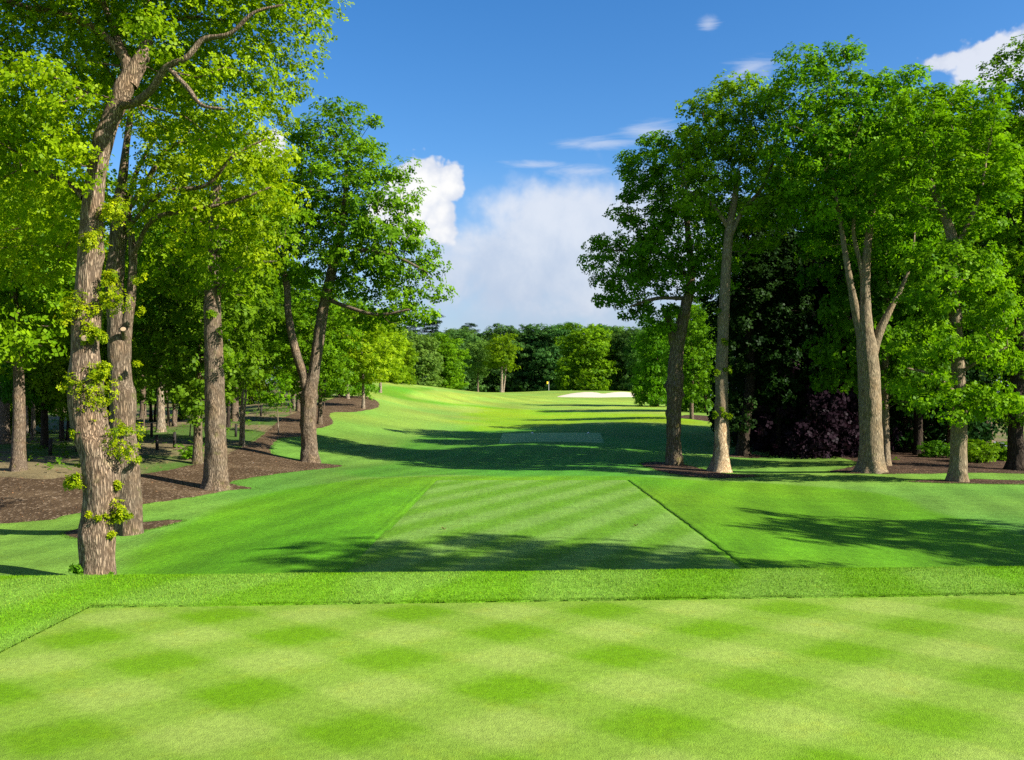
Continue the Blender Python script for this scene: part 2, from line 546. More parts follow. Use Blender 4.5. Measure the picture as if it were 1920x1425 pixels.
M = dict(
    turf=mat_turf(), turf_fine=mat_turf('fine_turf', True), blade=mat_blade(),
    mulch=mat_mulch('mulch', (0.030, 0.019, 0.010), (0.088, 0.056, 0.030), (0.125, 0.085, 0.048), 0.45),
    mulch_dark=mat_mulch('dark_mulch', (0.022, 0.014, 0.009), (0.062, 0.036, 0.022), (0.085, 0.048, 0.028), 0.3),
    sand=mat_sand(),
    asphalt=mat_plain('asphalt', (0.26, 0.28, 0.33), 0.9),
    bark_oak=mat_bark('oak_bark', (0.085, 0.060, 0.042), (0.36, 0.275, 0.195), 0.16, scale=1.7, orange=0.08),
    bark_grey=mat_bark('grey_bark', (0.075, 0.056, 0.040), (0.28, 0.22, 0.16), 0.28, scale=1.6, orange=0.18),
    bark_smooth=mat_bark('smooth_bark', (0.14, 0.112, 0.075), (0.34, 0.275, 0.185), 0.22, scale=1.3),
    bark_moss=mat_bark('mossy_bark', (0.085, 0.066, 0.042), (0.28, 0.225, 0.155), 0.5, (0.12, 0.12, 0.02)),
    bark_dark=mat_bark('dark_bark', (0.022, 0.017, 0.013), (0.075, 0.058, 0.045), 0.3, (0.05, 0.06, 0.02)),
    bark_birch=mat_bark('pale_bark', (0.12, 0.10, 0.075), (0.42, 0.35, 0.26), 0.2),
    wood=mat_bark('bare_wood', (0.30, 0.21, 0.12), (0.72, 0.58, 0.38), 0.12, (0.10, 0.09, 0.03), 1.5),
    cut_wood=mat_plain('cut_wood', (0.30, 0.22, 0.14), 0.9, 0.35),
    leaf_yellow=mat_leaf('young_oak_leaf', (0.110, 0.205, 0.003), (0.300, 0.410, 0.005), vary=0.04),
    leaf_shoot=mat_leaf('new_shoot_leaf', (0.11, 0.20, 0.004), (0.42, 0.48, 0.008), vary=0.05),
    leaf_oak=mat_leaf('oak_leaf', (0.062, 0.150, 0.004), (0.200, 0.325, 0.006), vary=0.08),
    leaf_green=mat_leaf('maple_leaf', (0.042, 0.128, 0.004), (0.160, 0.325, 0.007), vary=0.08),
    leaf_right=mat_leaf('green_leaf', (0.055, 0.148, 0.004), (0.200, 0.365, 0.007), vary=0.08),
    leaf_wood=mat_leaf('wood_leaf', (0.036, 0.110, 0.005), (0.125, 0.265, 0.010), vary=0.12),
    leaf_dark=mat_leaf('dark_leaf', (0.005, 0.020, 0.005), (0.018, 0.056, 0.009), 0.25, vary=0.15),
    leaf_far=mat_leaf('far_leaf', (0.050, 0.125, 0.020), (0.140, 0.260, 0.036), 0.4, vary=0.12),
    leaf_far_deep=mat_leaf('deep_far_leaf', (0.026, 0.080, 0.018), (0.085, 0.185, 0.036), 0.4, vary=0.18),
    leaf_lime=mat_leaf('lime_leaf', (0.10, 0.20, 0.004), (0.29, 0.40, 0.008), vary=0.06),
    leaf_copper=mat_leaf('copper_leaf', (0.009, 0.005, 0.008), (0.028, 0.016, 0.024), 0.2, (1.2, 0.8, 1.0), vary=0.05),
    leaf_pine=mat_leaf('pine_leaf', (0.010, 0.030, 0.014), (0.030, 0.068, 0.026), 0.15, vary=0.1),
    white=mat_plain('white_paint', (0.8, 0.8, 0.78), 0.4, 0.03),
    yellow=mat_plain('yellow_cloth', (0.80, 0.55, 0.02), 0.7, 0.05),
    post=mat_plain('dark_post', (0.018, 0.015, 0.013), 0.8),
    twig=mat_plain('dry_leaf', (0.16, 0.08, 0.035), 0.8),
)

# ------------------------------------------------------------------ ground
C_ROUGH = np.array((0.094, 0.200, 0.026))
C_BANK = np.array((0.072, 0.192, 0.005))
C_FAIR = np.array((0.185, 0.275, 0.034))
C_PALE = np.array((0.165, 0.255, 0.036))
C_YEL = np.array((0.150, 0.265, 0.005))
C_VALLEY_SHADE = np.array((0.048, 0.175, 0.012))  # deeper green that paints tree shade into the valley turf
C_FLOOR = np.array((0.130, 0.105, 0.055))
C_FRINGE = np.array((0.108, 0.250, 0.008))


def axis(segments):
    out = [segments[0][0]]
    for a, b, s0, s1 in segments:
        x = a
        while x < b - 1e-6:
            f = (x - a) / (b - a)
            x = min(b, x + s0 + (s1 - s0) * f)
            out.append(x)
    return np.array(out)


def px_poly(pts, per=4):
    return spline_closed([hit(*q) for q in pts], per)


Z_BANK = px_poly([(150, 1088), (215, 1062), (300, 1010), (450, 938), (640, 903), (820, 893), (1000, 892), (1178, 893), (1420, 905), (1640, 925),
                  (1740, 955), (1920, 1004), (2100, 1060), (1920, 1075), (1400, 1075), (900, 1078), (300, 1085)])
Z_VALLEY_SHADE = px_poly([(690, 892), (720, 865), (800, 820), (920, 800), (1140, 795), (1250, 800), (1300, 830), (1290, 860), (1200, 880), (1150, 892), (900, 892)])
Z_YEL = px_poly([(875, 805), (885, 775), (905, 762), (1010, 768), (1250, 778), (1330, 785), (1290, 797), (1120, 792), (960, 803)])
Z_FAIRW = px_poly([(770, 742), (790, 733), (860, 737), (980, 741), (1050, 750), (1230, 752), (1300, 760), (1230, 775), (1010, 766), (880, 757)])
Z_STRIP = px_poly([(690, 733), (720, 726), (810, 727), (770, 736), (768, 744), (800, 751), (900, 761), (975, 768), (900, 764), (790, 754), (740, 745)])
FLOOR_L = [hit(0, 940), hit(250, 915), hit(380, 885), hit(430, 865), hit(500, 822), hit(545, 790), hit(585, 770), hit(620, 745), hit(655, 728),
           (-45, 190), (-260, 190), (-260, 30), (-40, 32)]
FLOOR_R = [(22, 66), (26, 85), (40, 120), (60, 180), (250, 180), (250, 44), (30, 44.5), (20, 48)]


def turf_colour(x, y):
    n = len(x)
    nz = vnoise(np.stack([x * 0.35, y * 0.25, 0 * x], 1), 3) - 0.5
    c = np.tile(C_ROUGH, (n, 1)) * (1 + 0.25 * nz[:, None])
    def lay(poly, colr, soft, amt=1.0, jit=0.0):
        nonlocal c
        d = poly_dist(x, y, poly) + jit * nz
        w = (amt * smooth(0.5 - d / (2 * soft)))[:, None]
        c = c * (1 - w) + np.asarray(colr) * w
    far = (smooth((y - 50) / 60) * (1 - smooth((np.abs(x + 0.06 * y) - 0.22 * y) / 8)))[:, None]
    c = c * (1 - far) + C_PALE * far
    lay(Z_BANK, C_BANK, 0.35, 1.0, 0.5)
    lay(Z_VALLEY_SHADE, C_VALLEY_SHADE, 1.2, 0.9, 3.0)  # turf darkened where the right-hand trees throw their shadow
    lay(Z_YEL, C_YEL, 2.5, 1.0, 4.0)
    st = 0.5 + 0.5 * np.tanh(3 * np.sin((x * 0.93 + y * 0.36) * 2 * np.pi / 6.5))
    lay(Z_FAIRW, C_FAIR, 1.2, 1.0, 1.0)
    k = smooth(0.5 - poly_dist(x, y, Z_FAIRW) / 2)
    c *= (1 + 0.12 * k * (st - 0.5))[:, None]
    lay(Z_STRIP, C_BANK * 1.1, 1.2, 0.9, 1.0)
    # mower passes along the bank and the rough
    lines = np.sin((x * 0.96 - y * 0.28) * 2 * np.pi / 1.9 + 2.5 * nz)
    c *= (1 + 0.10 * np.tanh(2 * lines) * (y < 60) * (y > 12))[:, None]
    low = vnoise(np.stack([x * 0.12, y * 0.10, 0 * x + 7], 1), 14) + 0.5 * vnoise(np.stack([x * 0.45, y * 0.3, 0 * x + 7], 1), 15) - 0.75
    c *= (1 + 0.35 * low)[:, None] * np.array((1.0, 1.0, 1.0))
    c[:, 0] *= 1 + 0.4 * (vnoise(np.stack([x * 0.2, y * 0.2, 0 * x + 9], 1), 16) - 0.5)
    nf = vnoise(np.stack([x * 0.8, y * 0.8, 0 * x + 5], 1), 9)
    nb = vnoise(np.stack([x * 0.23, y * 0.23, 0 * x + 2], 1), 4)
    green = smooth((nf * 0.5 + nb * 0.9 - 0.62) / 0.3)[:, None]
    fl = C_FLOOR * (0.8 + 0.5 * nf[:, None]) * (1 - green) + np.array((0.055, 0.105, 0.018)) * green
    for poly in (FLOOR_L, FLOOR_R):
        d = poly_dist(x, y, poly) + 2.0 * nz
        w = smooth(0.5 - d / 2.0)[:, None]
        c = c * (1 - w) + fl * w
    nearw = (1 - smooth((y - 9.0) / 1.0))[:, None]
    fs = smooth(0.5 + 0.9 * np.sin(2 * np.pi * (x - 0.25 * y) / 1.75 + 1.2 * nz) + 1.2 * (nf - 0.5))[:, None]
    fr = C_FRINGE * (1 - 0.4 * fs) + np.array((0.180, 0.290, 0.055)) * 0.4 * fs
    c = c * (1 - nearw) + fr * (1 + 0.25 * nz[:, None]) * nearw
    return c


def build_ground():
    xs = axis([(-700, -120, 60, 20), (-120, -45, 8, 1.2), (-45, -15, 0.8, 0.3), (-15, 15, 0.25, 0.25), (15, 45, 0.3, 0.8), (45, 120, 1.2, 8), (120, 700, 20, 60)])
    ys = axis([(-300, -10, 60, 2), (-10, 5, 1.0, 0.3), (5, 16, 0.16, 0.16), (16, 62, 0.22, 0.4), (62, 130, 0.5, 1.0), (130, 270, 1.0, 2.0), (270, 900, 4, 60)])
    X, Y = np.meshgrid(xs, ys)
    x, y = X.ravel(), Y.ravel()
    z = H(x, y)
    nx = len(xs); ny = len(ys)
    i = np.arange(nx * ny).reshape(ny, nx)
    f = np.stack([i[:-1, :-1].ravel(), i[:-1, 1:].ravel(), i[1:, 1:].ravel(), i[1:, :-1].ravel()], 1)
    me = mesh_np('ground', np.stack([x, y, z], 1), f, M['turf'], True)
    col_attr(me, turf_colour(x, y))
    return link('ground', me, kind='structure')


build_ground()


def sheet(name, poly, mat, step, lift, colour=None, edge_lift=None, hfun=None, kind='structure'):
    """a draped piece of ground inside a polygon, its rim turned down into the soil"""
    xs = [p[0] for p in poly]; ys = [p[1] for p in poly]
    b = []
    n = len(poly)
    for i in range(n):
        a, c = np.array(poly[i]), np.array(poly[(i + 1) % n])
        k = max(1, int(np.hypot(*(c - a)) / step))
        for j in range(k):
            b.append(tuple(a + (c - a) * j / k))
    nb = len(b)
    gx = np.arange(min(xs), max(xs), step); gy = np.arange(min(ys), max(ys), step)
    X, Y = np.meshgrid(gx, gy); X = X.ravel(); Y = Y.ravel()
    keep = poly_dist(X, Y, poly) < -step * 0.45
    pts = b + list(zip(X[keep], Y[keep]))
    r = delaunay_2d_cdt([Vector((float(p[0]), float(p[1]))) for p in pts], [(i, (i + 1) % nb) for i in range(nb)], [], 1, 1e-5)
    v = np.array([(p.x, p.y) for p in r[0]])
    f = np.array([t for t in r[2] if len(t) == 3])
    d = -poly_dist(v[:, 0], v[:, 1], poly)
    z = (hfun or H)(v[:, 0], v[:, 1]) + lift
    rim = d < 1e-4
    z[rim] -= lift + 0.015 if edge_lift is None else (lift - edge_lift)
    me = mesh_np(name, np.column_stack([v, z]), f, mat, True)
    if colour is not None:
        col_attr(me, colour(v[:, 0], v[:, 1]))
    return link(name, me, kind=kind)


def tee_colour(x, y):
    x0, y0 = -0.80, 5.93
    yy = y - 0.05 * (x - x0)
    p1 = 2 * np.pi * ((x - x0) / 1.55 + (yy - y0) / 1.25)
    p2 = 2 * np.pi * ((x - x0) / 1.55 - (yy - y0) / 1.25)
    s1 = np.tanh(3.5 * np.cos(p1)); s2 = np.tanh(3.5 * np.cos(p2))
    wob = vnoise(np.stack([x * 1.7, y * 1.7, 0 * x], 1), 5) - 0.5
    t = np.clip(0.5 + 0.25 * (s1 + s2) + 0.14 * wob, 0, 1)[:, None]
    dark = np.array((0.094, 0.208, 0.002)); lite = np.array((0.196, 0.282, 0.047))
    n2 = vnoise(np.stack([x * 0.5, y * 0.5, 0 * x + 3], 1), 8)[:, None]
    return (lite * (1 - t) + dark * t) * (0.92 + 0.16 * n2)


def tee2_colour(x, y):
    s = np.tanh(2.5 * np.sin(2 * np.pi * ((x - 0.48 * y) / 1.75)))
    wob = vnoise(np.stack([x * 0.9, y * 0.5, 0 * x], 1), 5) - 0.5
    t = np.clip(0.5 + 0.48 * s + 0.5 * wob, 0, 1)[:, None]
    return np.array((0.118, 0.225, 0.036)) * (1 - t) + np.array((0.078, 0.186, 0.010)) * t


T2 = [(TEE2[0], 15.2), (TEE2[0] + .25, 35.6), (TEE2[1] + .05, 35.6), (TEE2[1], 15.2)]


def tee_rim(pts, width, hgt):
    """longer grass standing round a tee: a low step on the inside, feathering out to the bank"""
    dense = []
    for a, c in zip(pts[:-1], pts[1:]):
        k = int(math.dist(a, c) / 0.12)
        dense += [(a[0] + (c[0] - a[0]) * j / k, a[1] + (c[1] - a[1]) * j / k) for j in range(k)]
    dense.append(pts[-1])
    p = np.array(dense)
    t = np.gradient(p, axis=0); t /= np.linalg.norm(t, axis=1)[:, None]
    nrm = np.stack([-t[:, 1], t[:, 0]], 1)
    jit = (vnoise(np.column_stack([p * 4, 0 * p[:, :1]]), 3) - .5)[:, None] * 0.06
    rows = []
    for off, h in ((0.0, 0.0), (0.012, hgt), (0.10, hgt * 1.1), (width * .5, hgt * .7), (width, -0.02)):
        q = p + nrm * (off + jit)
        rows.append(np.column_stack([q, H(q[:, 0], q[:, 1]) + h]))
    V = np.stack(rows, 1)
    n, m = V.shape[:2]
    i = np.arange(n * m).reshape(n, m)
    F = np.stack([i[:-1, :-1].ravel(), i[:-1, 1:].ravel(), i[1:, 1:].ravel(), i[1:, :-1].ravel()], 1)
    V = V.reshape(-1, 3)
    me = mesh_np('fringe', V, F, M['turf'])
    col_attr(me, turf_colour(V[:, 0], V[:, 1]) * 0.95)
    link('fringe', me, kind='structure')


tee_rim(T2[:2], 0.35, 0.007)
tee_rim(T2[1:], 0.40, 0.020)

TEE1 = [(-3.5, -4.0), (9.5, -3.3), (9.5, 8.06), (4.5, 7.80), (0.5, 7.57), (-3.5, 7.34)]
sheet('tee_box', TEE1, M['turf_fine'], 0.1, 0.012, tee_colour, 0.012)
sheet('tee_box', [(TEE2[0], 15.2), (TEE2[1], 15.2), (TEE2[1] + .05, 35.6), (TEE2[0] + .25, 35.6)], M['turf'], 0.16, 0.012, tee2_colour)
t3 = [hit(932, 832), hit(1136, 831), hit(1128, 812), hit(940, 813)]
sheet('tee_box', t3, M['turf'], 0.3, 0.02, lambda x, y: np.tile((0.19, 0.33, 0.10), (len(x), 1)) * (1 + 0.1 * np.sin(y * 2.2))[:, None])

# the longer fringe cut round the near tee, standing a few centimetres proud of it
FR = [(-3.5, 7.34), (0.5, 7.57), (4.5, 7.80), (9.5, 8.06), (14, 8.3), (14, 10.4), (-14, 10.4), (-14, -3.9), (-3.5, -3.9)]
sheet('fringe', FR, M['turf'], 0.12, 0.022, turf_colour, 0.022)


def edge_wall(pts):
    V, F = [], []
    dense = []
    for a, c in zip(pts[:-1], pts[1:]):
        k = int(math.dist(a, c) / 0.05)
        dense += [(a[0] + (c[0] - a[0]) * j / k, a[1] + (c[1] - a[1]) * j / k) for j in range(k)]
    rng = np.random.default_rng(7)
    for i, q in enumerate(dense):
        z = hz(*q)
        j = rng.normal(0, 0.006)
        V += [(q[0] + j * .3, q[1] + j - .004, z - .01), (q[0] + j * .3, q[1] + j, z + .024)]
        if i:
            F.append((2 * i - 2, 2 * i, 2 * i + 1, 2 * i - 1))
    me = mesh_np('fringe_edge', np.array(V), np.array(F), M['turf'])
    v = np.array(V)
    col_attr(me, turf_colour(v[:, 0], v[:, 1]))
    link('fringe_edge', me, kind='structure')


edge_wall([(-3.5, 7.34), (0.5, 7.57), (4.5, 7.80), (9.5, 8.06), (14, 8.3)])


# mulch beds
BEDS = []


def mbed(name, pts, mat, step, lift=0.035, per=3):
    BEDS.append(px_poly(pts, per))
    return sheet(name, px_poly(pts, per), mat, step, lift)


BED_L = [hit(*q) for q in [(489, 916), (430, 920), (360, 934), (250, 950), (120, 968), (0, 984)]] + [(-32, 26), (-36, 38)] + \
        [hit(*q) for q in [(0, 894), (120, 893), (260, 888), (350, 872), (420, 852), (470, 828), (500, 806), (540, 778), (590, 758), (640, 743), (680, 742),
                           (705, 750), (712, 764), (669, 773), (622, 775), (628, 794), (593, 806), (572, 818), (527, 823), (512, 840), (514, 851), (540, 860), (585, 867),
                           (646, 873), (613, 879), (540, 887), (470, 897), (436, 906)]]
BEDS.append(spline_closed(BED_L, 3))
sheet('mulch_bed', spline_closed(BED_L, 3), M['mulch'], 0.4, 0.03)
mbed('mulch_bed', [(115, 1000), (175, 988), (260, 980), (350, 975), (300, 990), (235, 1003), (150, 1011)], M['mulch'], 0.2)
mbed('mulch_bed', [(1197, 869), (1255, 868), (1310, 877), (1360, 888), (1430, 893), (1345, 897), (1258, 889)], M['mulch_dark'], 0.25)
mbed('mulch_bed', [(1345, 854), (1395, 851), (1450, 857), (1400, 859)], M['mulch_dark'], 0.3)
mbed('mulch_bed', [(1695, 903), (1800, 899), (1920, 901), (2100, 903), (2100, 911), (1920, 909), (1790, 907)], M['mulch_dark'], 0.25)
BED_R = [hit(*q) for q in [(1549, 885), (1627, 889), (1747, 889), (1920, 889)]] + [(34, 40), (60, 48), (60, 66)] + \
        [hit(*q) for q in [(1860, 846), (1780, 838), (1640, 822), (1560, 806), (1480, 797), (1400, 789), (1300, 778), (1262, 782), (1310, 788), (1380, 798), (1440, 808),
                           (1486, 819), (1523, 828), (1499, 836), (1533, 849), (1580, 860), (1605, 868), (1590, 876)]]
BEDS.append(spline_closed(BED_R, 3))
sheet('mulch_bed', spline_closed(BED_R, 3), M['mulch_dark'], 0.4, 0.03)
# bunker, green, road
sheet('bunker_sand', spline_closed([hit(*q) for q in [(1046, 744.5), (1062, 740), (1085, 737), (1104, 735.6), (1122, 737), (1132, 738.4), (1145, 736.5), (1165, 735.4), (1185, 737), (1200, 742.5), (1190, 744.6), (1120, 745.4)]], 4), M['sand'], 0.8, 0.12)
road = [hit(1760, 822), hit(1830, 823), hit(1900, 832), hit(2050, 852), hit(2050, 862), hit(1890, 838), hit(1828, 830), hit(1760, 828)]
sheet('road', road, M['asphalt'], 0.6, 0.04)


# ------------------------------------------------------------------ near grass blades
def blades(name, n, region, hmin, hmax, wid, colour, seed, tone=1.0, lift=0.0):
    rng = np.random.default_rng(seed)
    x, y = region(rng, n)
    n = len(x)
    z = H(x, y) + lift
    a = rng.uniform(0, 2 * np.pi, n)
    h = rng.uniform(hmin, hmax, n) * (0.7 + 0.7 * vnoise(np.stack([x * 3, y * 3, 0 * x], 1), 31))
    w = wid * rng.uniform(0.6, 1.3, n)
    lean = rng.normal(0, 0.45, (n, 2)) * h[:, None]
    c, s = np.cos(a) * w / 2, np.sin(a) * w / 2
    base = np.stack([x, y, z], 1)
    v = np.empty((n, 3, 3))
    v[:, 0] = base + np.stack([c, s, 0 * c], 1)
    v[:, 1] = base - np.stack([c, s, 0 * c], 1)
    v[:, 2] = base + np.stack([lean[:, 0], lean[:, 1], h], 1)
    me = mesh_np(name, v.reshape(-1, 3), np.arange(3 * n).reshape(n, 3), M['blade'])
    col = colour(x, y) * tone * rng.uniform(0.45, 1.65, n)[:, None]
    yel = rng.random(n)[:, None] < 0.07
    col = np.where(yel, col * np.array((1.5, 1.05, 1.0)), col)
    col = np.repeat(col, 3, 0)
    col_attr(me, np.clip(col, 0, 0.9))
    return link(name, me, kind='stuff')


def in_tee(x, y):
    return in_poly(x, y, TEE1)


def reg_tee(rng, n):
    y = 3.3 + 4.8 * rng.random(n) ** 1.0
    x = rng.uniform(-0.72, 0.72, n) * (y + 0.8)
    k = in_tee(x, y)
    return x[k], y[k]


def reg_fringe(rng, n):
    y = 4.0 + 6.2 * rng.random(n) ** 0.55
    x = rng.uniform(-0.78, 0.78, n) * (y + 0.6)
    k = ~in_tee(x, y)
    return x[k], y[k]


def reg_edge(rng, n):
    e = [(-3.5, -3.9), (-3.5, 7.34), (0.5, 7.57), (4.5, 7.80), (9.5, 8.06)]
    t = rng.random(n)
    k = np.where(rng.random(n) < 0.2, 0, rng.integers(1, 4, n))
    a = np.array(e)[k]; c = np.array(e)[k + 1]
    p = a + (c - a) * t[:, None]
    nrm = np.where(k[:, None] == 0, np.array((-1.0, 0)), np.array((0, 1.0)))
    p = p + nrm * (rng.random(n) ** 1.5 * 0.06)[:, None]
    return p[:, 0], p[:, 1]


blades('edge_grass', 26000, reg_edge, 0.014, 0.030, 0.005, turf_colour, 3, 0.85, 0.010)
blades('tee_grass', 400000, reg_tee, 0.006, 0.014, 0.0045, tee_colour, 1, 1.05)
blades('fringe_grass', 360000, reg_fringe, 0.008, 0.020, 0.0045, turf_colour, 2, 1.12, 0.022)


# ------------------------------------------------------------------ trees
def frames(p):
    t = np.gradient(p, axis=0)
    t /= np.linalg.norm(t, axis=1)[:, None] + 1e-9
    ref = np.array([1.0, 0.13, 0.0])
    if abs(t[0] @ ref) > 0.95:
        ref = np.array([0.0, 1.0, 0.1])
    n = np.empty_like(p)
    a = ref - t[0] * (t[0] @ ref)
    for i in range(len(p)):
        a = a - t[i] * (a @ t[i])
        a /= np.linalg.norm(a) + 1e-9
        n[i] = a
    return n, np.cross(t, n)


def tube(p, r, sides, cap=True):
    n, b = frames(p)
    k = len(p)
    a = np.linspace(0, 2 * np.pi, sides, endpoint=False)
    v = p[:, None] + r[:, None, None] * (np.cos(a)[None, :, None] * n[:, None] + np.sin(a)[None, :, None] * b[:, None])
    i = np.arange(k * sides).reshape(k, sides)
    j = np.roll(i, -1, 1)
    f = np.stack([i[:-1].ravel(), j[:-1].ravel(), j[1:].ravel(), i[1:].ravel()], 1)
    return v.reshape(-1, 3), f


def resample(p, r, step):
    p = np.asarray(p, float); r = np.asarray(r, float)
    s = np.concatenate([[0], np.cumsum(np.linalg.norm(np.diff(p, axis=0), axis=1))])
    n = max(3, int(s[-1] / step) + 1)
    # smooth with Catmull-Rom through the points
    q = np.linspace(0, s[-1], n)
    m = np.gradient(p, s, axis=0) if len(p) > 2 else np.tile((p[1] - p[0]) / s[-1], (2, 1))
    i = np.clip(np.searchsorted(s, q) - 1, 0, len(p) - 2)
    h = (s[i + 1] - s[i])[:, None]
    t = ((q - s[i])[:, None]) / h
    out = (2 * t**3 - 3 * t**2 + 1) * p[i] + (t**3 - 2 * t**2 + t) * h * m[i] + (-2 * t**3 + 3 * t**2) * p[i + 1] + (t**3 - t**2) * h * m[i + 1]
    return out, np.interp(q, s, r)


def bark_tube(p, r, sides=40, step=0.07, flare=0.0, rough=0.05, seed=0, burr=0.06, closed_tip=False):
    """trunk with root flare, ridges and burrs"""
    p, r = resample(p, r, step)
    n, b = frames(p)
    k = len(p)
    a = np.linspace(0, 2 * np.pi, sides, endpoint=False)
    d = np.cos(a)[None, :, None] * n[:, None] + np.sin(a)[None, :, None] * b[:, None]
    h = np.concatenate([[0], np.cumsum(np.linalg.norm(np.diff(p, axis=0), axis=1))])
    rad = np.tile(r[:, None], (1, sides))
    if flare:
        lob = 1 + 0.55 * np.sin(a * 5 + seed)[None] * np.sin(a * 2 + 1.3 * seed)[None]
        rad = rad * (1 + flare * np.exp(-np.maximum(h - 0.12, 0) / 0.42)[:, None] * lob)
    base = (p[:, None] + d * rad[..., None]).reshape(-1, 3)
    q = base * np.array([7, 7, 1.3])
    nz = (vnoise(q, seed) - 0.5) + 0.6 * (vnoise(base * np.array([17, 17, 2.6]), seed + 1) - 0.5)
    nb = vnoise(base * 2.1, seed + 2)
    rad = rad.ravel() * (1 + rough * 2 * nz + burr * (nb - 0.5) * 2 + burr * 2.2 * np.maximum(nb - 0.72, 0) / 0.28)
    rad = rad.reshape(k, sides)
    if closed_tip:
        rad[-1] *= 0.05
    v = p[:, None] + d * rad[..., None]
    i = np.arange(k * sides).reshape(k, sides); j = np.roll(i, -1, 1)
    f = np.stack([i[:-1].ravel(), j[:-1].ravel(), j[1:].ravel(), i[1:].ravel()], 1)
    return v.reshape(-1, 3), f


def join(parts):
    V, F, o = [], {}, 0
    for v, f in parts:
        V.append(v)
        F.setdefault(f.shape[1], []).append(f + o)
        o += len(v)
    return np.concatenate(V), [np.concatenate(q) for q in F.values()]


def sample_lobes(lobes, spacing, rng, shell=0.45):
    """points inside ellipsoids (centre, radii), kept apart, more of them near the outside"""
    out = []
    for c, rad in lobes:
        c = np.array(c, float); rad = np.array(rad, float)
        vol = 4.2 * rad[0] * rad[1] * rad[2]
        n = int(vol / spacing ** 3 * 2.6) + 6
        d = rng.normal(size=(n, 3)); d /= np.linalg.norm(d, axis=1)[:, None]
        q = c + d * rad * (rng.uniform(shell ** 3, 1, n) ** (1 / 3))[:, None]
        out.append(q)
    q = np.concatenate(out)
    rng.shuffle(q)
    keep = np.empty((0, 3))
    lst = []
    for pnt in q:
        if len(lst):
            dd = keep[:len(lst)] - pnt
            if (np.einsum('ij,ij->i', dd, dd) < spacing ** 2).any():
                continue
        lst.append(pnt)
        if len(lst) > len(keep):
            keep = np.concatenate([keep, np.empty((256, 3))])
        keep[len(lst) - 1] = pnt
    return np.array(lst)


def grow_wood(skel, targets, rng, tip=0.012, step=0.55, rmin=0.014, droop=0.0, maxr=0.16):
    """skel: list of (points, radii) already drawn; branches run from there to every target"""
    pos, par, pl, fixr = [], [], [], []
    for pts, rr, h0 in skel:
        acc = h0
        for k in range(len(pts)):
            if k:
                acc += np.linalg.norm(pts[k] - pts[k - 1])
            pos.append(pts[k]); par.append(-1); pl.append(acc * 0.35); fixr.append(rr[k])
    nfix = len(pos)
    cap = nfix + len(targets) * 14 + 64
    A = np.zeros((cap, 3)); A[:nfix] = pos
    L = np.zeros(cap); L[:nfix] = pl
    par = list(par) + [0] * (cap - nfix)
    n = nfix
    dist = np.min(np.linalg.norm(targets[:, None] - A[None, :nfix], axis=2), axis=1)
    for ti in np.argsort(dist):
        t = targets[ti]
        dv = A[:n] - t
        dd = np.sqrt(np.einsum('ij,ij->i', dv, dv))
        up = np.maximum(A[:n, 2] - t[2], 0)
        cost = dd + 0.35 * L[:n] + 0.7 * up
        s = int(np.argmin(cost))
        a = A[s]
        ln = dd[s]
        k = max(1, min(12, int(ln / step)))
        mid = (a + t) / 2 + np.array([0, 0, -droop * ln]) + rng.normal(0, 0.10 * ln, 3)
        prev = s
        for j in range(1, k + 1):
            f = j / k
            q = (1 - f) ** 2 * a + 2 * f * (1 - f) * mid + f * f * t
            if j < k:
                q = q + rng.normal(0, 0.035, 3) * min(1, ln)
            A[n] = q; par[n] = prev; L[n] = L[prev] + ln / k
            prev = n; n += 1
    # radii
    kids = [[] for _ in range(n)]
    for i in range(nfix, n):
        kids[par[i]].append(i)
    acc = np.zeros(n)
    for i in range(n - 1, nfix - 1, -1):
        s = acc[i] if acc[i] > 0 else tip ** 2.2
        acc[i] = s
        if par[i] >= nfix:
            acc[par[i]] += s * 1.0
    rad = np.minimum(acc ** (1 / 2.2), maxr)
    parts = []
    def chain(start, i):
        while True:
            idx = [start, i]
            while kids[i]:
                ks = sorted(kids[i], key=lambda q: -rad[q])
                for q in ks[1:]:
                    stack.append((i, q))
                i = ks[0]
                idx.append(i)
            return idx
    stack = []
    for i in range(nfix):
        for q in kids[i]:
            stack.append((i, q))
    while stack:
        st, i = stack.pop()
        idx = chain(st, i)
        r = rad[idx].copy()
        r[0] = r[1] if st < nfix else min(rad[st], r[1] * 1.25)
        if r.max() < rmin:
            continue
        p = A[idx]
        if len(p) == 2:
            p = np.array([p[0], (p[0] + p[1]) / 2, p[1]]); r = np.array([r[0], r[1], r[1] * 0.6])
        r[-1] *= 0.5
        sides = 9 if r.max() > 0.09 else (6 if r.max() > 0.035 else 4)
        parts.append(tube(p, r, sides))
    return parts


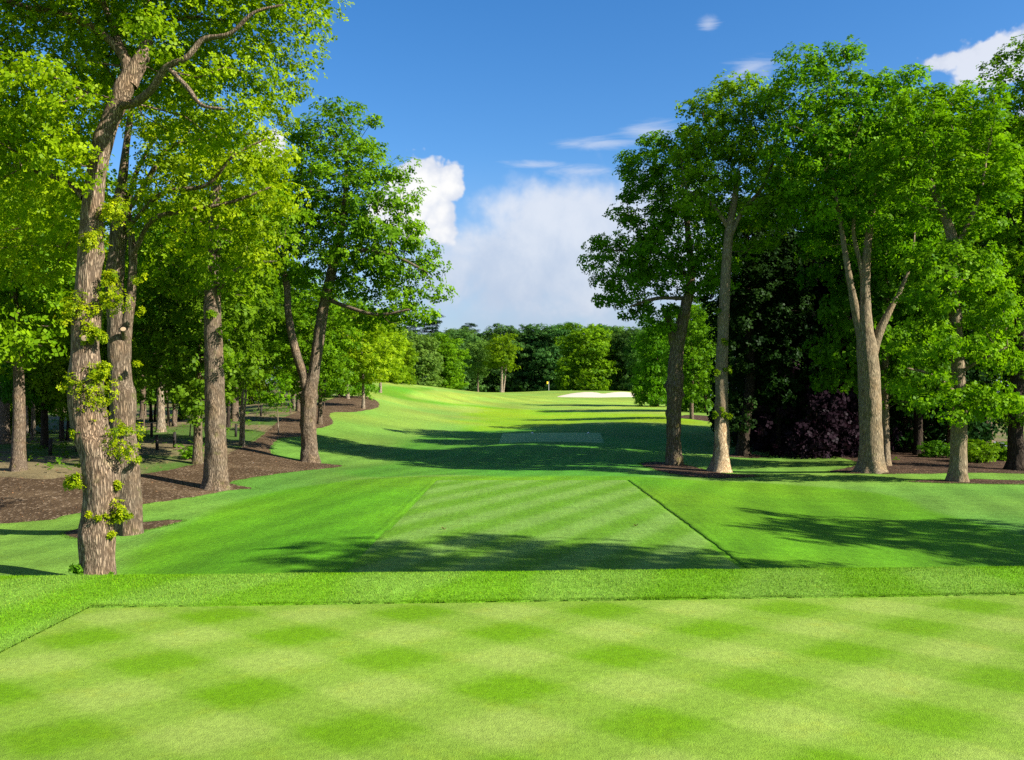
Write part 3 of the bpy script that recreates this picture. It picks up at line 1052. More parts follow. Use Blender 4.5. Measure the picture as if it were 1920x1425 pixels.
def rosettes(c, nrm, size, nleaf, rng, aspect=0.30):
    """leaf whorls: (N,3) centres and axes -> quads"""
    N = len(c)
    nrm = nrm / (np.linalg.norm(nrm, axis=1)[:, None] + 1e-9)
    ref = rng.normal(size=(N, 3))
    t = np.cross(nrm, ref); t /= np.linalg.norm(t, axis=1)[:, None] + 1e-9
    b = np.cross(nrm, t)
    V = np.empty((N, nleaf, 4, 3))
    for k in range(nleaf):
        a = 2 * np.pi * (k + rng.uniform(-0.3, 0.3, N)) / nleaf
        d = np.cos(a)[:, None] * t + np.sin(a)[:, None] * b
        e = np.cross(nrm, d)
        s = (size * rng.uniform(0.7, 1.25, N))[:, None]
        tilt = rng.uniform(-0.35, 0.45, N)[:, None]
        d2 = d * np.sqrt(np.maximum(1 - tilt ** 2, 0.1)) + nrm * tilt
        w = aspect * rng.uniform(0.85, 1.2, N)[:, None]
        V[:, k, 0] = c + d2 * s * 0.08
        V[:, k, 1] = c + d2 * s * 0.6 + e * s * w + nrm * s * 0.06
        V[:, k, 2] = c + d2 * s * 1.0 - nrm * s * 0.10
        V[:, k, 3] = c + d2 * s * 0.6 - e * s * w + nrm * s * 0.06
    return V.reshape(-1, 3)


def foliage(name, pts, prad, nros, size, nleaf, rng, mat, flat=0.6, aspect=0.30, center=None, hang=0.0, puffvar=0.35):
    n = len(pts)
    per = np.maximum(3, (nros * rng.uniform(0.55, 1.35, n)).astype(int))
    idx = np.repeat(np.arange(n), per)
    N = len(idx)
    d = rng.normal(size=(N, 3)); d /= np.linalg.norm(d, axis=1)[:, None]
    r = rng.uniform(0.15, 1, N) ** 0.45
    pr = prad * rng.uniform(0.7, 1.3, n)
    ofs = d * r[:, None] * pr[idx][:, None] * np.array([1, 1, flat])
    if hang:
        ofs[:, 2] -= hang * rng.random(N) ** 2
    c = pts[idx] + ofs
    ctr = pts.mean(0) if center is None else np.asarray(center)
    outw = c - ctr
    outw /= np.linalg.norm(outw, axis=1)[:, None] + 1e-9
    nrm = 0.55 * d + 0.45 * outw + np.array([0, 0, 0.55]) + rng.normal(0, 0.45, (N, 3))
    V = rosettes(c, nrm, size * np.ones(N), nleaf, rng, aspect)
    q = len(V) // 4
    me = mesh_np(name, V, np.arange(len(V)).reshape(q, 4), mat)
    pt = rng.normal(0.5, puffvar * 0.5, n)
    tint = np.clip(pt[idx] + rng.normal(0, 0.20, N), 0, 1)
    tint = np.repeat(tint, nleaf) + rng.normal(0, 0.08, N * nleaf)
    f_attr(me, np.clip(np.repeat(tint, 4), 0, 1), 'tint')
    return me


def dead_sides():
    pass


def hero(name, label, d, trunk, limbs, lobes, bark, leaf, seed, spacing=0.9, nros=34, size=0.13, nleaf=5, flare=0.35, group=None,
         sides=40, rough=0.05, burr=0.06, prad=0.75, tip=0.012, extra_skel=0.35, base_drop=0.15, cat='tree', shell=0.45, droop=-0.05, maxr=0.16, aspect=0.30,
         depth=1.0):
    """a tree traced from the photo: trunk / limbs are lists of (px, py, width_px[, depth offset]) at depth d"""
    rng = np.random.default_rng(seed)
    size *= 1.08; nros = int(nros * 1.75); aspect *= 1.20; nleaf = 4
    def path(pts):
        p = np.array([P(q[0], q[1], d + (q[3] if len(q) > 3 else 0)) for q in pts])
        r = np.array([q[2] / 2 / FPX * d for q in pts])
        return p, r
    tp, tr = path(trunk)
    bx, by = tp[0][0], tp[0][1]
    gz = hz(bx, by)
    # start the trunk just under the ground
    tp[0][2] = gz - base_drop
    o = np.array([bx, by, gz])
    root = thing(name, label, cat, tuple(o), group)
    skel = []
    v, f = bark_tube(tp - o, tr, sides, 0.08, flare, rough, seed, burr, True)
    link('trunk', mesh_np('trunk', v, f, M[bark], True), root)
    p2, r2 = resample(tp, tr, 0.5)
    hgt = np.concatenate([[0], np.cumsum(np.linalg.norm(np.diff(p2, axis=0), axis=1))])
    k0 = int(len(p2) * (1 - extra_skel))
    skel.append((p2[k0:], r2[k0:], 0))
    for i, lm in enumerate(limbs):
        lp, lr = path(lm)
        v, f = bark_tube(lp - o, lr, 20, 0.10, 0, rough, seed + 10 + i, burr, True)
        link('limb', mesh_np('limb', v, f, M[bark], True), root)
        a, b_ = resample(lp, lr, 0.5)
        skel.append((a[1:], b_[1:], 0.0))
    lb = []
    for q in lobes:
        px, py, rx, ry = q[:4]
        dd = q[4] if len(q) > 4 else 0.0
        rd = q[5] if len(q) > 5 else depth * 0.5 * (rx + ry) / FPX * d
        lb.append((P(px, py, d + dd), (rx / FPX * d, rd, ry / FPX * d)))
    pts = sample_lobes(lb, spacing, rng, shell)
    wood = grow_wood(skel, pts, rng, tip, droop=droop, maxr=maxr)
    v, f = join(wood)
    link('twigs', mesh_np('twigs', v - o, f, M[bark], True), root, kind='stuff')
    me = foliage('crown', pts - o, prad, nros, size, nleaf, rng, M[leaf], center=np.mean([c for c, _ in lb], 0) - o, aspect=aspect)
    link('crown', me, root)
    return root, pts


def shoot(root, px, py, d, r_px, leaf, seed, n=60, size=0.10, spray=True):
    """a tuft of young shoots sprouting from the bark"""
    rng = np.random.default_rng(seed)
    o = np.array(root.location)
    c = P(px, py, d) - o
    r = r_px / FPX * d * 1.15
    n = int(n * 1.5)
    k = max(3, int(n / 12))
    pts = c + rng.normal(0, 0.42, (k, 3)) * r * np.array([1, 0.7, 0.9])
    me = foliage('leafy_shoot', pts, r * 0.50, 14, size * 0.85, 5, rng, M[leaf], flat=1.0, aspect=0.24)
    link('leafy_shoot', me, root)


def stub(root, p0, p1, r, bark, seed):
    o = np.array(root.location)
    p = np.array([p0, (np.array(p0) + np.array(p1)) / 2, p1]) - o
    v, f = bark_tube(p, np.array([r * 1.3, r, r * 0.95]), 18, 0.06, 0, 0.04, seed, 0.05)
    s = link('branch_stub', mesh_np('branch_stub', v, f, M[bark], True), root)
    a = np.linspace(0, 2 * np.pi, 14, endpoint=False)
    t = p[2] - p[0]; t /= np.linalg.norm(t)
    n = np.cross(t, (0, 0, 1.0)); n /= np.linalg.norm(n); b = np.cross(t, n)
    c = p[2] + t * 0.004
    ring = c + r * 0.93 * (np.cos(a)[:, None] * n + np.sin(a)[:, None] * b)
    cv = np.vstack([ring, [c + t * 0.01]])
    link('cut_face', mesh_np('cut_face', cv, np.array([(i, (i + 1) % 14, 14) for i in range(14)]), M['cut_wood']), s)


# ---- left foreground oaks
L1, _ = hero('oak_tree', 'tall nearest oak with rugged trunk and bright yellow shoots, behind the front grass ridge', 18,
     [(185, 1100, 60), (182, 1000, 62), (190, 900, 66, ), (172, 800, 62), (162, 720, 58), (160, 650, 52), (164, 560, 46), (170, 450, 42), (180, 330, 36), (206, 230, 33), (233, 165, 35), (256, 122, 26), (272, 92, 20)],
     [[(232, 175, 26), (238, 120, 22), (205, 75, 15), (140, 35, 12), (50, 12, 9), (-60, -20, 6)],
      [(240, 120, 16), (215, 60, 11, .3), (192, 0, 9, .4), (170, -80, 6, .5)],
      [(242, 160, 28), (272, 95, 24, .3), (277, 0, 14, .5), (285, -120, 9, .6)],
      [(222, 198, 14), (258, 190, 14, -.4), (288, 163, 13, -.7), (312, 126, 12, -.9), (350, 108, 10, -1), (378, 76, 9, -1), (430, 64, 8, -1.1), (476, 24, 6, -1.2), (535, 8, 4, -1.2)],
      [(316, 128, 8, -.9), (352, 165, 8, -1.2), (380, 198, 6, -1.4), (425, 205, 4, -1.5)],
      [(158, 372, 14), (130, 345, 10, .4), (80, 325, 9, .8), (0, 305, 7, 1)],
      [(277, 60, 9, .4), (340, 35, 8, 1.2), (430, 40, 6, 2.0), (520, 60, 4, 2.4), (590, 40, 3, 2.6)]],
     [(90, 80, 180, 130, 0.9), (330, 50, 190, 110, 1.9), (480, 40, 140, 70, 1), (180, -120, 330, 160, 0), (440, 165, 110, 70, 0.6), (-60, 230, 150, 130, 0),
      (90, 240, 95, 90, 0.6), (520, 120, 70, 85, 1.5), (-130, 40, 150, 200, 0), (330, 125, 130, 70, 1.6), (460, -70, 190, 90, 1), (60, 175, 100, 80, -1.2), (60, 395, 90, 40, 0.4),
      (370, 235, 130, 55, 1.2), (585, 25, 50, 40, 2.0), (300, 60, 60, 40, -1.2), (120, 300, 70, 50, -.8), (150, 20, 160, 70, 2.2), (60, 300, 120, 60, 1.8), (400, -20, 150, 60, 2.2)],
     'bark_oak', 'leaf_yellow', 11, spacing=0.51, nros=33, size=0.080, prad=0.50, flare=0.10, sides=56, rough=0.07, burr=0.09, tip=0.010, base_drop=0.3, maxr=0.09)
for i, (x, y, r) in enumerate([(172, 452, 24), (150, 585, 26), (205, 560, 24), (165, 622, 16), (168, 735, 40), (140, 715, 18), (185, 700, 14), (205, 520, 14), (222, 835, 30), (195, 690, 12), (212, 400, 26),
                               (225, 965, 20), (140, 905, 14), (180, 965, 13), (148, 1065, 12), (205, 1075, 8), (205, 1000, 9), (218, 908, 8), (186, 628, 12), (145, 812, 10)]):
    shoot(L1, x, y, 17.75 if x < 200 else 17.9, r, 'leaf_shoot' if y < 1060 else 'leaf_wood', 100 + i, n=34 + int(r * 4), size=0.075)
stub(L1, P(165, 632, 18), P(158, 634, 17.6), 0.062, 'bark_oak', 5)

L2, _ = hero('oak_tree', 'twin-stemmed oak with sawn branch stub, rising from its own small mulch ring', 24,
     [(244, 1000, 44), (240, 900, 44), (232, 800, 43), (226, 700, 40), (219, 600, 34), (215, 520, 32), (222, 440, 30), (228, 360, 20), (236, 280, 13), (246, 200, 8), (250, 140, 5)],
     [[(232, 690, 20), (236, 620, 22), (246, 550, 17), (249, 470, 13), (240, 400, 12), (250, 340, 9, .3), (300, 240, 6, .6)],
      [(248, 480, 8), (290, 410, 9, -.5), (350, 395, 8, -.8), (430, 380, 6, -1), (510, 350, 4, -1)],
      [(240, 395, 9), (275, 340, 9, -.3), (320, 275, 8, -.5), (380, 262, 6, -.6), (470, 250, 4, -.6)],
      [(246, 420, 8), (310, 360, 8, -.9), (390, 345, 7, -1.2), (440, 290, 5, -1.4), (500, 260, 3, -1.4)],
      [(222, 420, 9), (180, 380, 8, .8), (100, 350, 7, 1.2), (20, 330, 5, 1.5)]],
     [(400, 300, 130, 95, 0), (480, 330, 75, 80, -.4), (270, 130, 110, 70, 1.0), (430, 470, 90, 50, .8), (340, 230, 120, 70, 0.4), (420, 400, 110, 60, 0), (300, 330, 70, 80, -0.6), (90, 400, 130, 85, 1.0), (240, 190, 120, 70, 0.8), (480, 240, 70, 60, .6), (0, 480, 130, 60, 1.2)],
     'bark_grey', 'leaf_yellow', 12, spacing=0.66, nros=36, size=0.092, prad=0.60, flare=0.16, rough=0.06, burr=0.08, tip=0.010, maxr=0.09)
stub(L2, P(234, 640, 24), P(231, 617, 23.6), 0.075, 'bark_grey', 6)
for i, (x, y, r) in enumerate([(262, 520, 12), (258, 680, 9), (236, 805, 12), (258, 860, 9), (250, 430, 16), (268, 580, 8)]):
    shoot(L2, x, y, 23.6, r, 'leaf_shoot', 140 + i, n=24, size=0.09)

hero('lime_tree', 'straight grey-barked tree with flared base at the tip of the left mulch bed', 35,
     [(405, 921, 40), (405, 860, 40), (404, 780, 37), (401, 680, 34), (399, 590, 31), (399, 500, 29), (400, 420, 24), (405, 350, 18), (410, 290, 12)],
     [[(402, 560, 9), (425, 520, 8, -.4), (470, 495, 6, -.9), (520, 490, 4, -1.2)], [(399, 480, 9), (360, 440, 8, .4), (310, 420, 6, .8)]],
     [(400, 440, 120, 75, 0), (470, 420, 80, 90, 0), (340, 500, 90, 55, 0.8), (440, 520, 90, 50, 0.4), (420, 330, 110, 80, 0.8), (290, 430, 80, 70, 1)],
     'bark_grey', 'leaf_oak', 13, spacing=0.85, nros=26, size=0.15, prad=0.75, flare=0.42, maxr=0.12)
Lr = bpy.data.objects['lime_tree']
for i, (x, y, r) in enumerate([(423, 612, 16), (428, 680, 20), (398, 590, 9)]):
    shoot(Lr, x, y, 34.6, r, 'leaf_oak', 160 + i, n=40, size=0.13)

hero('maple_tree', 'forked tree with dark split trunk and full green crown against the white cumulus cloud', 45,
     [(582, 869, 31), (580, 830, 29), (578, 790, 28), (580, 740, 30), (588, 700, 21), (597, 640, 21), (606, 580, 20), (622, 510, 18), (636, 450, 14), (646, 380, 10), (650, 300, 6)],
     [[(580, 750, 20), (568, 700, 18), (552, 650, 15), (541, 590, 13), (538, 540, 12), (532, 500, 9), (530, 440, 6)],
      [(612, 560, 9), (650, 575, 7, -.8), (710, 590, 6, -1.4), (770, 580, 4, -1.8)],
      [(628, 490, 9), (680, 470, 8, -.6), (740, 480, 6, -1), (800, 510, 4, -1)]],
     [(600, 350, 110, 75), (640, 260, 80, 70), (612, 215, 26, 34), (690, 330, 60, 80), (690, 420, 100, 90), (745, 350, 40, 50), (740, 480, 78, 62), (600, 450, 110, 75), (540, 400, 80, 90, 1),
      (790, 515, 36, 34), (730, 565, 74, 34), (520, 330, 50, 50, 1), (560, 290, 40, 60, .5), (660, 520, 80, 40), (555, 505, 70, 40, 1), (775, 598, 45, 20), (705, 600, 60, 18), (815, 545, 22, 30)],
     'bark_grey', 'leaf_green', 14, spacing=0.86, nros=27, size=0.17, prad=0.78, flare=0.32, maxr=0.13)

# ---- right foreground trees
hero('mossy_tree', 'mossy forked tree with broken left stem, left of the pair sharing a mulch bed', 48,
     [(1264, 874, 29), (1263, 830, 28), (1264, 770, 27), (1265, 720, 32), (1268, 670, 27), (1276, 620, 22), (1288, 570, 19), (1296, 520, 15), (1290, 440, 11), (1285, 360, 8)],
     [[(1266, 665, 16), (1260, 630, 13), (1252, 595, 12), (1249, 577, 12)],
      [(1296, 530, 8), (1250, 480, 7), (1190, 470, 5), (1140, 470, 3)],
      [(1285, 560, 7), (1230, 560, 6, -.5), (1180, 575, 4, -.8)]],
     [(1250, 330, 85, 80), (1210, 400, 55, 70), (1290, 430, 90, 70), (1200, 490, 85, 50), (1140, 490, 44, 44), (1170, 545, 58, 40), (1225, 595, 50, 30), (1300, 510, 80, 45), (1290, 270, 60, 40), (1120, 460, 22, 22)],
     'bark_moss', 'leaf_green', 21, spacing=0.82, nros=31, size=0.17, prad=0.78, flare=0.22, burr=0.10, maxr=0.12)
R2, _ = hero('oak_tree', 'straight pale tree with a peeled bare-wood scar at its foot', 44.5,
     [(1347, 888, 34), (1352, 850, 30), (1353, 780, 25), (1353, 700, 23), (1356, 620, 21), (1359, 550, 19), (1363, 480, 17), (1369, 420, 15), (1376, 380, 12), (1385, 320, 8)],
     [[(1366, 450, 9), (1390, 400, 8), (1430, 350, 6), (1450, 300, 4)], [(1368, 430, 9), (1330, 380, 7), (1290, 360, 5)]],
     [(1380, 220, 70, 75), (1420, 260, 60, 70), (1350, 300, 80, 60), (1430, 360, 60, 55), (1330, 220, 55, 60), (1390, 175, 45, 35), (1310, 350, 60, 50), (1420, 440, 50, 40, 1), (1290, 300, 45, 50), (1440, 200, 40, 50)],
     'bark_smooth', 'leaf_right', 22, spacing=0.82, nros=31, size=0.16, prad=0.74, flare=0.30, burr=0.05, maxr=0.11)


def scar(root, px0, py0, py1, w0, w1, d):
    o = np.array(root.location)
    rows = 14; cols = 9
    V = []
    rng = np.random.default_rng(4)
    for i in range(rows):
        f = i / (rows - 1)
        py = py1 + (py0 - py1) * f
        c = P(px0 + 1 * math.sin(f * 5), py, d)
        rr = (w1 + (w0 - w1) * f) / 2 / FPX * d * (1 + 0.30 * math.exp(-(1 - abs(1 - f)) * 8))
        half = 0.95 * math.sin(max(0.15, min(1, (1.02 - f) * 3)) * 1.57)
        for j in range(cols):
            a = -math.pi / 2 + (j / (cols - 1) - 0.5) * 2 * half + 0.08 * math.sin(f * 17)
            q = rr * (1.17 + 0.03 * rng.normal())
            if j in (0, cols - 1):
                q = rr * 0.98
            V.append(c - o + np.array([math.cos(a) * q, math.sin(a) * q, 0]))
    i = np.arange(rows * cols).reshape(rows, cols)
    F = np.stack([i[:-1, :-1].ravel(), i[:-1, 1:].ravel(), i[1:, 1:].ravel(), i[1:, :-1].ravel()], 1)
    link('bare_wood_scar', mesh_np('bare_wood_scar', np.array(V), F, M['wood'], True), root)


scar(R2, 1351, 782, 884, 26, 36, 44.5)
for i, (x, y, r) in enumerate([(1345, 580, 7), (1362, 640, 6), (1346, 700, 6), (1365, 690, 6), (1341, 780, 7), (1366, 782, 7), (1355, 773, 8)]):
    shoot(R2, x, y, 44.1, r, 'leaf_oak', 180 + i, n=20, size=0.12)

hero('beech_tree', 'massive smooth-barked tree dividing into several upright stems, widest trunk of the right-hand wood', 42,
     [(1634, 886, 46), (1634, 840, 42), (1632, 780, 40), (1630, 720, 39), (1626, 660, 38), (1622, 620, 30), (1622, 560, 19), (1624, 500, 16), (1630, 430, 13), (1640, 360, 9)],
     [[(1622, 660, 20), (1608, 600, 17), (1596, 540, 13), (1584, 470, 10), (1575, 410, 8), (1560, 330, 5)],
      [(1634, 670, 18), (1652, 615, 16), (1672, 575, 11), (1690, 540, 8), (1708, 490, 6), (1715, 430, 4)],
      [(1622, 560, 10), (1614, 500, 8), (1600, 430, 7), (1606, 380, 5)]],
     [(1510, 170, 65, 75), (1560, 130, 60, 45), (1590, 220, 90, 80), (1500, 280, 60, 80), (1660, 200, 80, 70), (1560, 320, 80, 60), (1640, 310, 90, 60), (1700, 260, 60, 70), (1690, 390, 80, 60), (1600, 400, 80, 40), (1490, 380, 50, 50, 2), (1680, 165, 60, 40), (1550, 450, 60, 40, 3), (1470, 130, 30, 30), (1710, 450, 70, 50, .5), (1650, 470, 60, 40, 1.5)],
     'bark_smooth', 'leaf_right', 23, spacing=0.84, nros=34, size=0.16, prad=0.82, flare=0.42, burr=0.035, rough=0.03, maxr=0.14)
hero('maple_tree', 'tree with low bright green foliage skirting its trunk, in a thin mulch strip', 38,
     [(1796, 905, 34), (1797, 860, 29), (1798, 800, 28), (1798, 740, 26), (1795, 660, 23), (1790, 580, 21), (1786, 500, 21), (1783, 440, 19), (1760, 380, 12), (1740, 330, 8)],
     [[(1786, 470, 11), (1815, 420, 9), (1840, 350, 7), (1850, 290, 4)], [(1797, 740, 7), (1740, 700, 5, -.8), (1700, 690, 3, -1)], [(1797, 700, 7), (1850, 670, 5, -.8), (1890, 650, 3, -1)]],
     [(1740, 240, 85, 70), (1800, 220, 80, 55), (1690, 320, 70, 60), (1840, 300, 70, 70), (1760, 350, 90, 60), (1820, 400, 70, 50), (1790, 510, 90, 50, -.5), (1740, 580, 55, 45, -.6), (1850, 570, 65, 55, -.4),
      (1720, 650, 46, 40, -.8), (1790, 640, 60, 35, -1.4), (1860, 660, 55, 50, -.4), (1730, 720, 50, 40, -.8), (1860, 745, 60, 35, -.6), (1760, 765, 60, 22, -1), (1830, 190, 50, 40), (1900, 610, 30, 50)],
     'bark_smooth', 'leaf_right', 24, spacing=0.78, nros=32, size=0.155, prad=0.72, flare=0.25, maxr=0.10)
hero('oak_tree', 'tall tree cut off by the right edge of the picture, ragged crown before the cloud', 45,
     [(1906, 884, 30), (1904, 820, 26), (1906, 740, 24), (1912, 640, 22), (1920, 520, 20), (1925, 420, 17), (1930, 320, 12), (1930, 220, 7)],
     [[(1922, 460, 9), (1890, 400, 8), (1870, 340, 5)], [(1925, 430, 9), (1960, 360, 8), (1990, 280, 5)]],
     [(1910, 150, 50, 60), (1950, 220, 90, 70), (1900, 260, 45, 50), (2000, 330, 100, 90), (1900, 380, 60, 60), (1960, 470, 90, 70), (1900, 530, 50, 50), (1940, 650, 70, 60), (1970, 120, 60, 60), (1955, 760, 60, 40)],
     'bark_dark', 'leaf_right', 25, spacing=0.86, nros=32, size=0.165, prad=0.8, flare=0.35, maxr=0.12)
R3, _ = hero('ivied_tree', 'dark tree with ivy leaves down one side of its trunk, right of the scarred tree', 55,
     [(1394, 857, 26), (1394, 830, 22), (1400, 780, 19), (1406, 720, 17), (1406, 640, 16), (1402, 560, 14), (1400, 480, 11), (1400, 400, 8)],
     [[(1403, 600, 7), (1440, 560, 5), (1480, 540, 3)], [(1402, 580, 7), (1360, 540, 5), (1330, 530, 3)]],
     [(1400, 470, 90, 70), (1440, 560, 80, 60), (1360, 560, 50, 50), (1440, 420, 60, 60), (1450, 660, 50, 60, 1), (1380, 680, 34, 40, -.2), (1378, 770, 22, 40, -.3), (1400, 610, 60, 50)],
     'bark_dark', 'leaf_dark', 26, spacing=0.95, nros=30, size=0.20, prad=0.85, flare=0.3, maxr=0.1)


# ------------------------------------------------------------------ woodland trees from a few kinds
PROTO = {}


def proto(kind, seed, height, clear, lobes, bark, leaf, r0, spacing, nros, size, prad, nleaf=4, hang=0.0, stems=None, wob=0.25, tip=0.012, flat=0.6, aspect=0.32, shell=0.35):
    """unit tree at the origin: lobes given as (x, y, z, rx, ry, rz) in metres"""
    rng = np.random.default_rng(seed)
    def stem(x0, y0, top, r, lean=(0, 0)):
        hs = np.linspace(-0.2, top, 9)
        p = np.array([(x0 + lean[0] * max(h, 0) + wob * math.sin(h * 0.5 + seed) * max(h, 0) / top, y0 + lean[1] * max(h, 0) + wob * math.cos(h * 0.37 + seed) * max(h, 0) / top, h) for h in hs])
        rr = np.array([r * (1 - 0.82 * (max(h, 0) / top) ** 0.9) for h in hs])
        return p, rr
    st = stems or [(0, 0, height * 0.86, r0, (0, 0))]
    parts, skel = [], []
    for s in st:
        p, rr = stem(*s)
        parts.append(bark_tube(p, rr, 18, 0.22, 0.4, 0.05, seed, 0.05, True))
        a, b_ = resample(p, rr, 0.6)
        k0 = int(len(a) * clear * 0.8)
        skel.append((a[k0:], b_[k0:], 0))
    trunk = mesh_np('trunk', *join(parts), M[bark], True)
    size *= 1.25; aspect *= 1.15; nros = int(nros * 1.3)
    pts = sample_lobes([((q[0], q[1], q[2]), (q[3], q[4], q[5])) for q in lobes], spacing, rng, shell)
    wood = grow_wood(skel, pts, rng, tip, droop=-0.04, step=0.9, rmin=0.016, maxr=0.12)
    tw = mesh_np('twigs', *join(wood), M[bark], True)
    cr = foliage('crown', pts, prad, nros, size, nleaf, rng, M[leaf], flat=flat, hang=hang, center=(0, 0, height * 0.55), aspect=aspect)
    PROTO[kind] = (trunk, tw, cr, height)


def lobes_round(rng, n, zc, zr, rmax, rl):
    out = [(0, 0, zc, rmax * 0.6, rmax * 0.6, zr * 0.75)]
    for i in range(n):
        a = 2.4 * i + rng.uniform(-.4, .4)
        f = (i + 0.5) / n
        z = zc - zr * 0.8 + 1.6 * zr * f + rng.uniform(-.5, .5)
        w = math.sqrt(max(0.08, 1 - ((z - zc) / zr) ** 2))
        r = rmax * w * rng.uniform(0.45, 0.72)
        l = rl * rng.uniform(0.75, 1.2) * (0.6 + 0.4 * w)
        out.append((r * math.cos(a), r * math.sin(a), z, l, l, l * rng.uniform(0.55, 0.8)))
    return out


_r = random.Random(3)


def ring(z, r, n, l):
    return [(r * math.cos(6.283 * i / n), r * math.sin(6.283 * i / n), z + 0.5 * math.sin(i * 2.1), l, l, l * 0.85) for i in range(n)]


proto('tall', 41, 18.0, 0.36, lobes_round(_r, 15, 11.4, 6.8, 4.8, 2.4), 'bark_grey', 'leaf_wood', 0.34, 1.05, 22, 0.22, 0.95)
proto('tall_b', 42, 18.0, 0.24, lobes_round(_r, 18, 10.2, 8.0, 4.8, 2.3), 'bark_dark', 'leaf_wood', 0.30, 1.05, 22, 0.22, 0.95)
proto('full', 43, 16.0, 0.08, lobes_round(_r, 18, 8.4, 8.0, 5.4, 2.5) + ring(1.6, 3.6, 7, 1.7), 'bark_dark', 'leaf_wood', 0.32, 1.15, 24, 0.26, 1.1)
proto('full_b', 44, 16.0, 0.12, lobes_round(_r, 16, 8.8, 7.6, 6.0, 2.8) + ring(1.9, 4.0, 7, 1.9), 'bark_dark', 'leaf_wood', 0.36, 1.15, 24, 0.26, 1.1)
proto('open', 45, 15.0, 0.30, lobes_round(_r, 9, 10.0, 5.2, 5.2, 2.0), 'bark_birch', 'leaf_far', 0.36, 1.1, 20, 0.24, 0.95, stems=[(0, 0, 12.5, .34, (0.02, 0)), (0.5, 0.2, 12, .22, (0.14, 0.05))])
proto('maple', 46, 11.0, 0.22, lobes_round(_r, 12, 6.8, 4.4, 3.2, 1.7), 'bark_birch', 'leaf_lime', 0.20, 0.85, 20, 0.18, 0.75)
proto('sapling', 47, 5.0, 0.3, lobes_round(_r, 6, 3.6, 1.6, 1.3, 0.6), 'bark_grey', 'leaf_wood', 0.05, 0.55, 9, 0.15, 0.45, wob=0.2)
proto('pole_tree', 48, 12.0, 0.5, lobes_round(_r, 8, 9.4, 3.0, 2.2, 1.2), 'bark_birch', 'leaf_oak', 0.13, 0.8, 13, 0.19, 0.7, stems=[(0, 0, 10.5, .125, (0.03, 0)), (0.30, 0.1, 9.6, .085, (0.10, 0.02))], wob=0.45)
proto('copper', 49, 14.0, 0.05, lobes_round(_r, 18, 7.2, 7.2, 4.6, 2.2) + ring(1.5, 3.6, 7, 1.6), 'bark_dark', 'leaf_copper', 0.36, 1.0, 26, 0.22, 0.95, hang=1.2)
pl = []
for i in range(22):
    a = 2.4 * i; z = 7.5 + 12.0 * i / 22
    rr = 3.2 * (1 - i / 25) * _r.uniform(0.5, 1.0)
    pl.append((rr * math.cos(a), rr * math.sin(a), z, 1.3, 1.3, 0.35))
proto('pine', 50, 20.0, 0.35, pl, 'bark_dark', 'leaf_pine', 0.30, 0.8, 26, 0.26, 0.75, nleaf=5, flat=0.4, aspect=0.12)
proto('shrub', 51, 2.0, 0.05, [(0, 0, .9, 1.3, 1.1, .8), (.9, .3, .7, .8, .8, .6), (-.9, -.1, .65, .8, .7, .55)], 'bark_dark', 'leaf_wood', 0.05, 0.42, 16, 0.12, 0.35, stems=[(0, 0, 1.2, .05, (.1, 0)), (.2, .1, 1.1, .04, (.3, 0)), (-.2, 0, 1.1, .04, (-.3, .1))], wob=.1)


def plant(kind, name, label, px, d, top, leaf=None, bark=None, group=None, seed=0, wide=1.0, cat='tree', base_px=None):
    """a woodland tree at depth d on the column of pixel px whose crown tops out at pixel row top"""
    trunk, tw, cr, h0 = PROTO[kind]
    x = (px - CX) / FPX * d
    z = hz(x, d)
    h = EYE + (HOR - top) / FPX * d - z
    s = h / h0
    rnd = random.Random(px * 7 + int(d) * 13 + seed)
    root = thing(name, label, cat, (x, d, z), group, rnd.uniform(0, 6.28), (s * wide, s * wide, s))
    for nm, me, mt in (('trunk', trunk, bark), ('twigs', tw, bark), ('crown', cr, leaf)):
        o = link(nm, me, root)
        if nm == 'twigs':
            o['kind'] = 'stuff'
        if mt:
            o.material_slots[0].link = 'OBJECT'
            o.material_slots[0].material = M[mt]
    return root


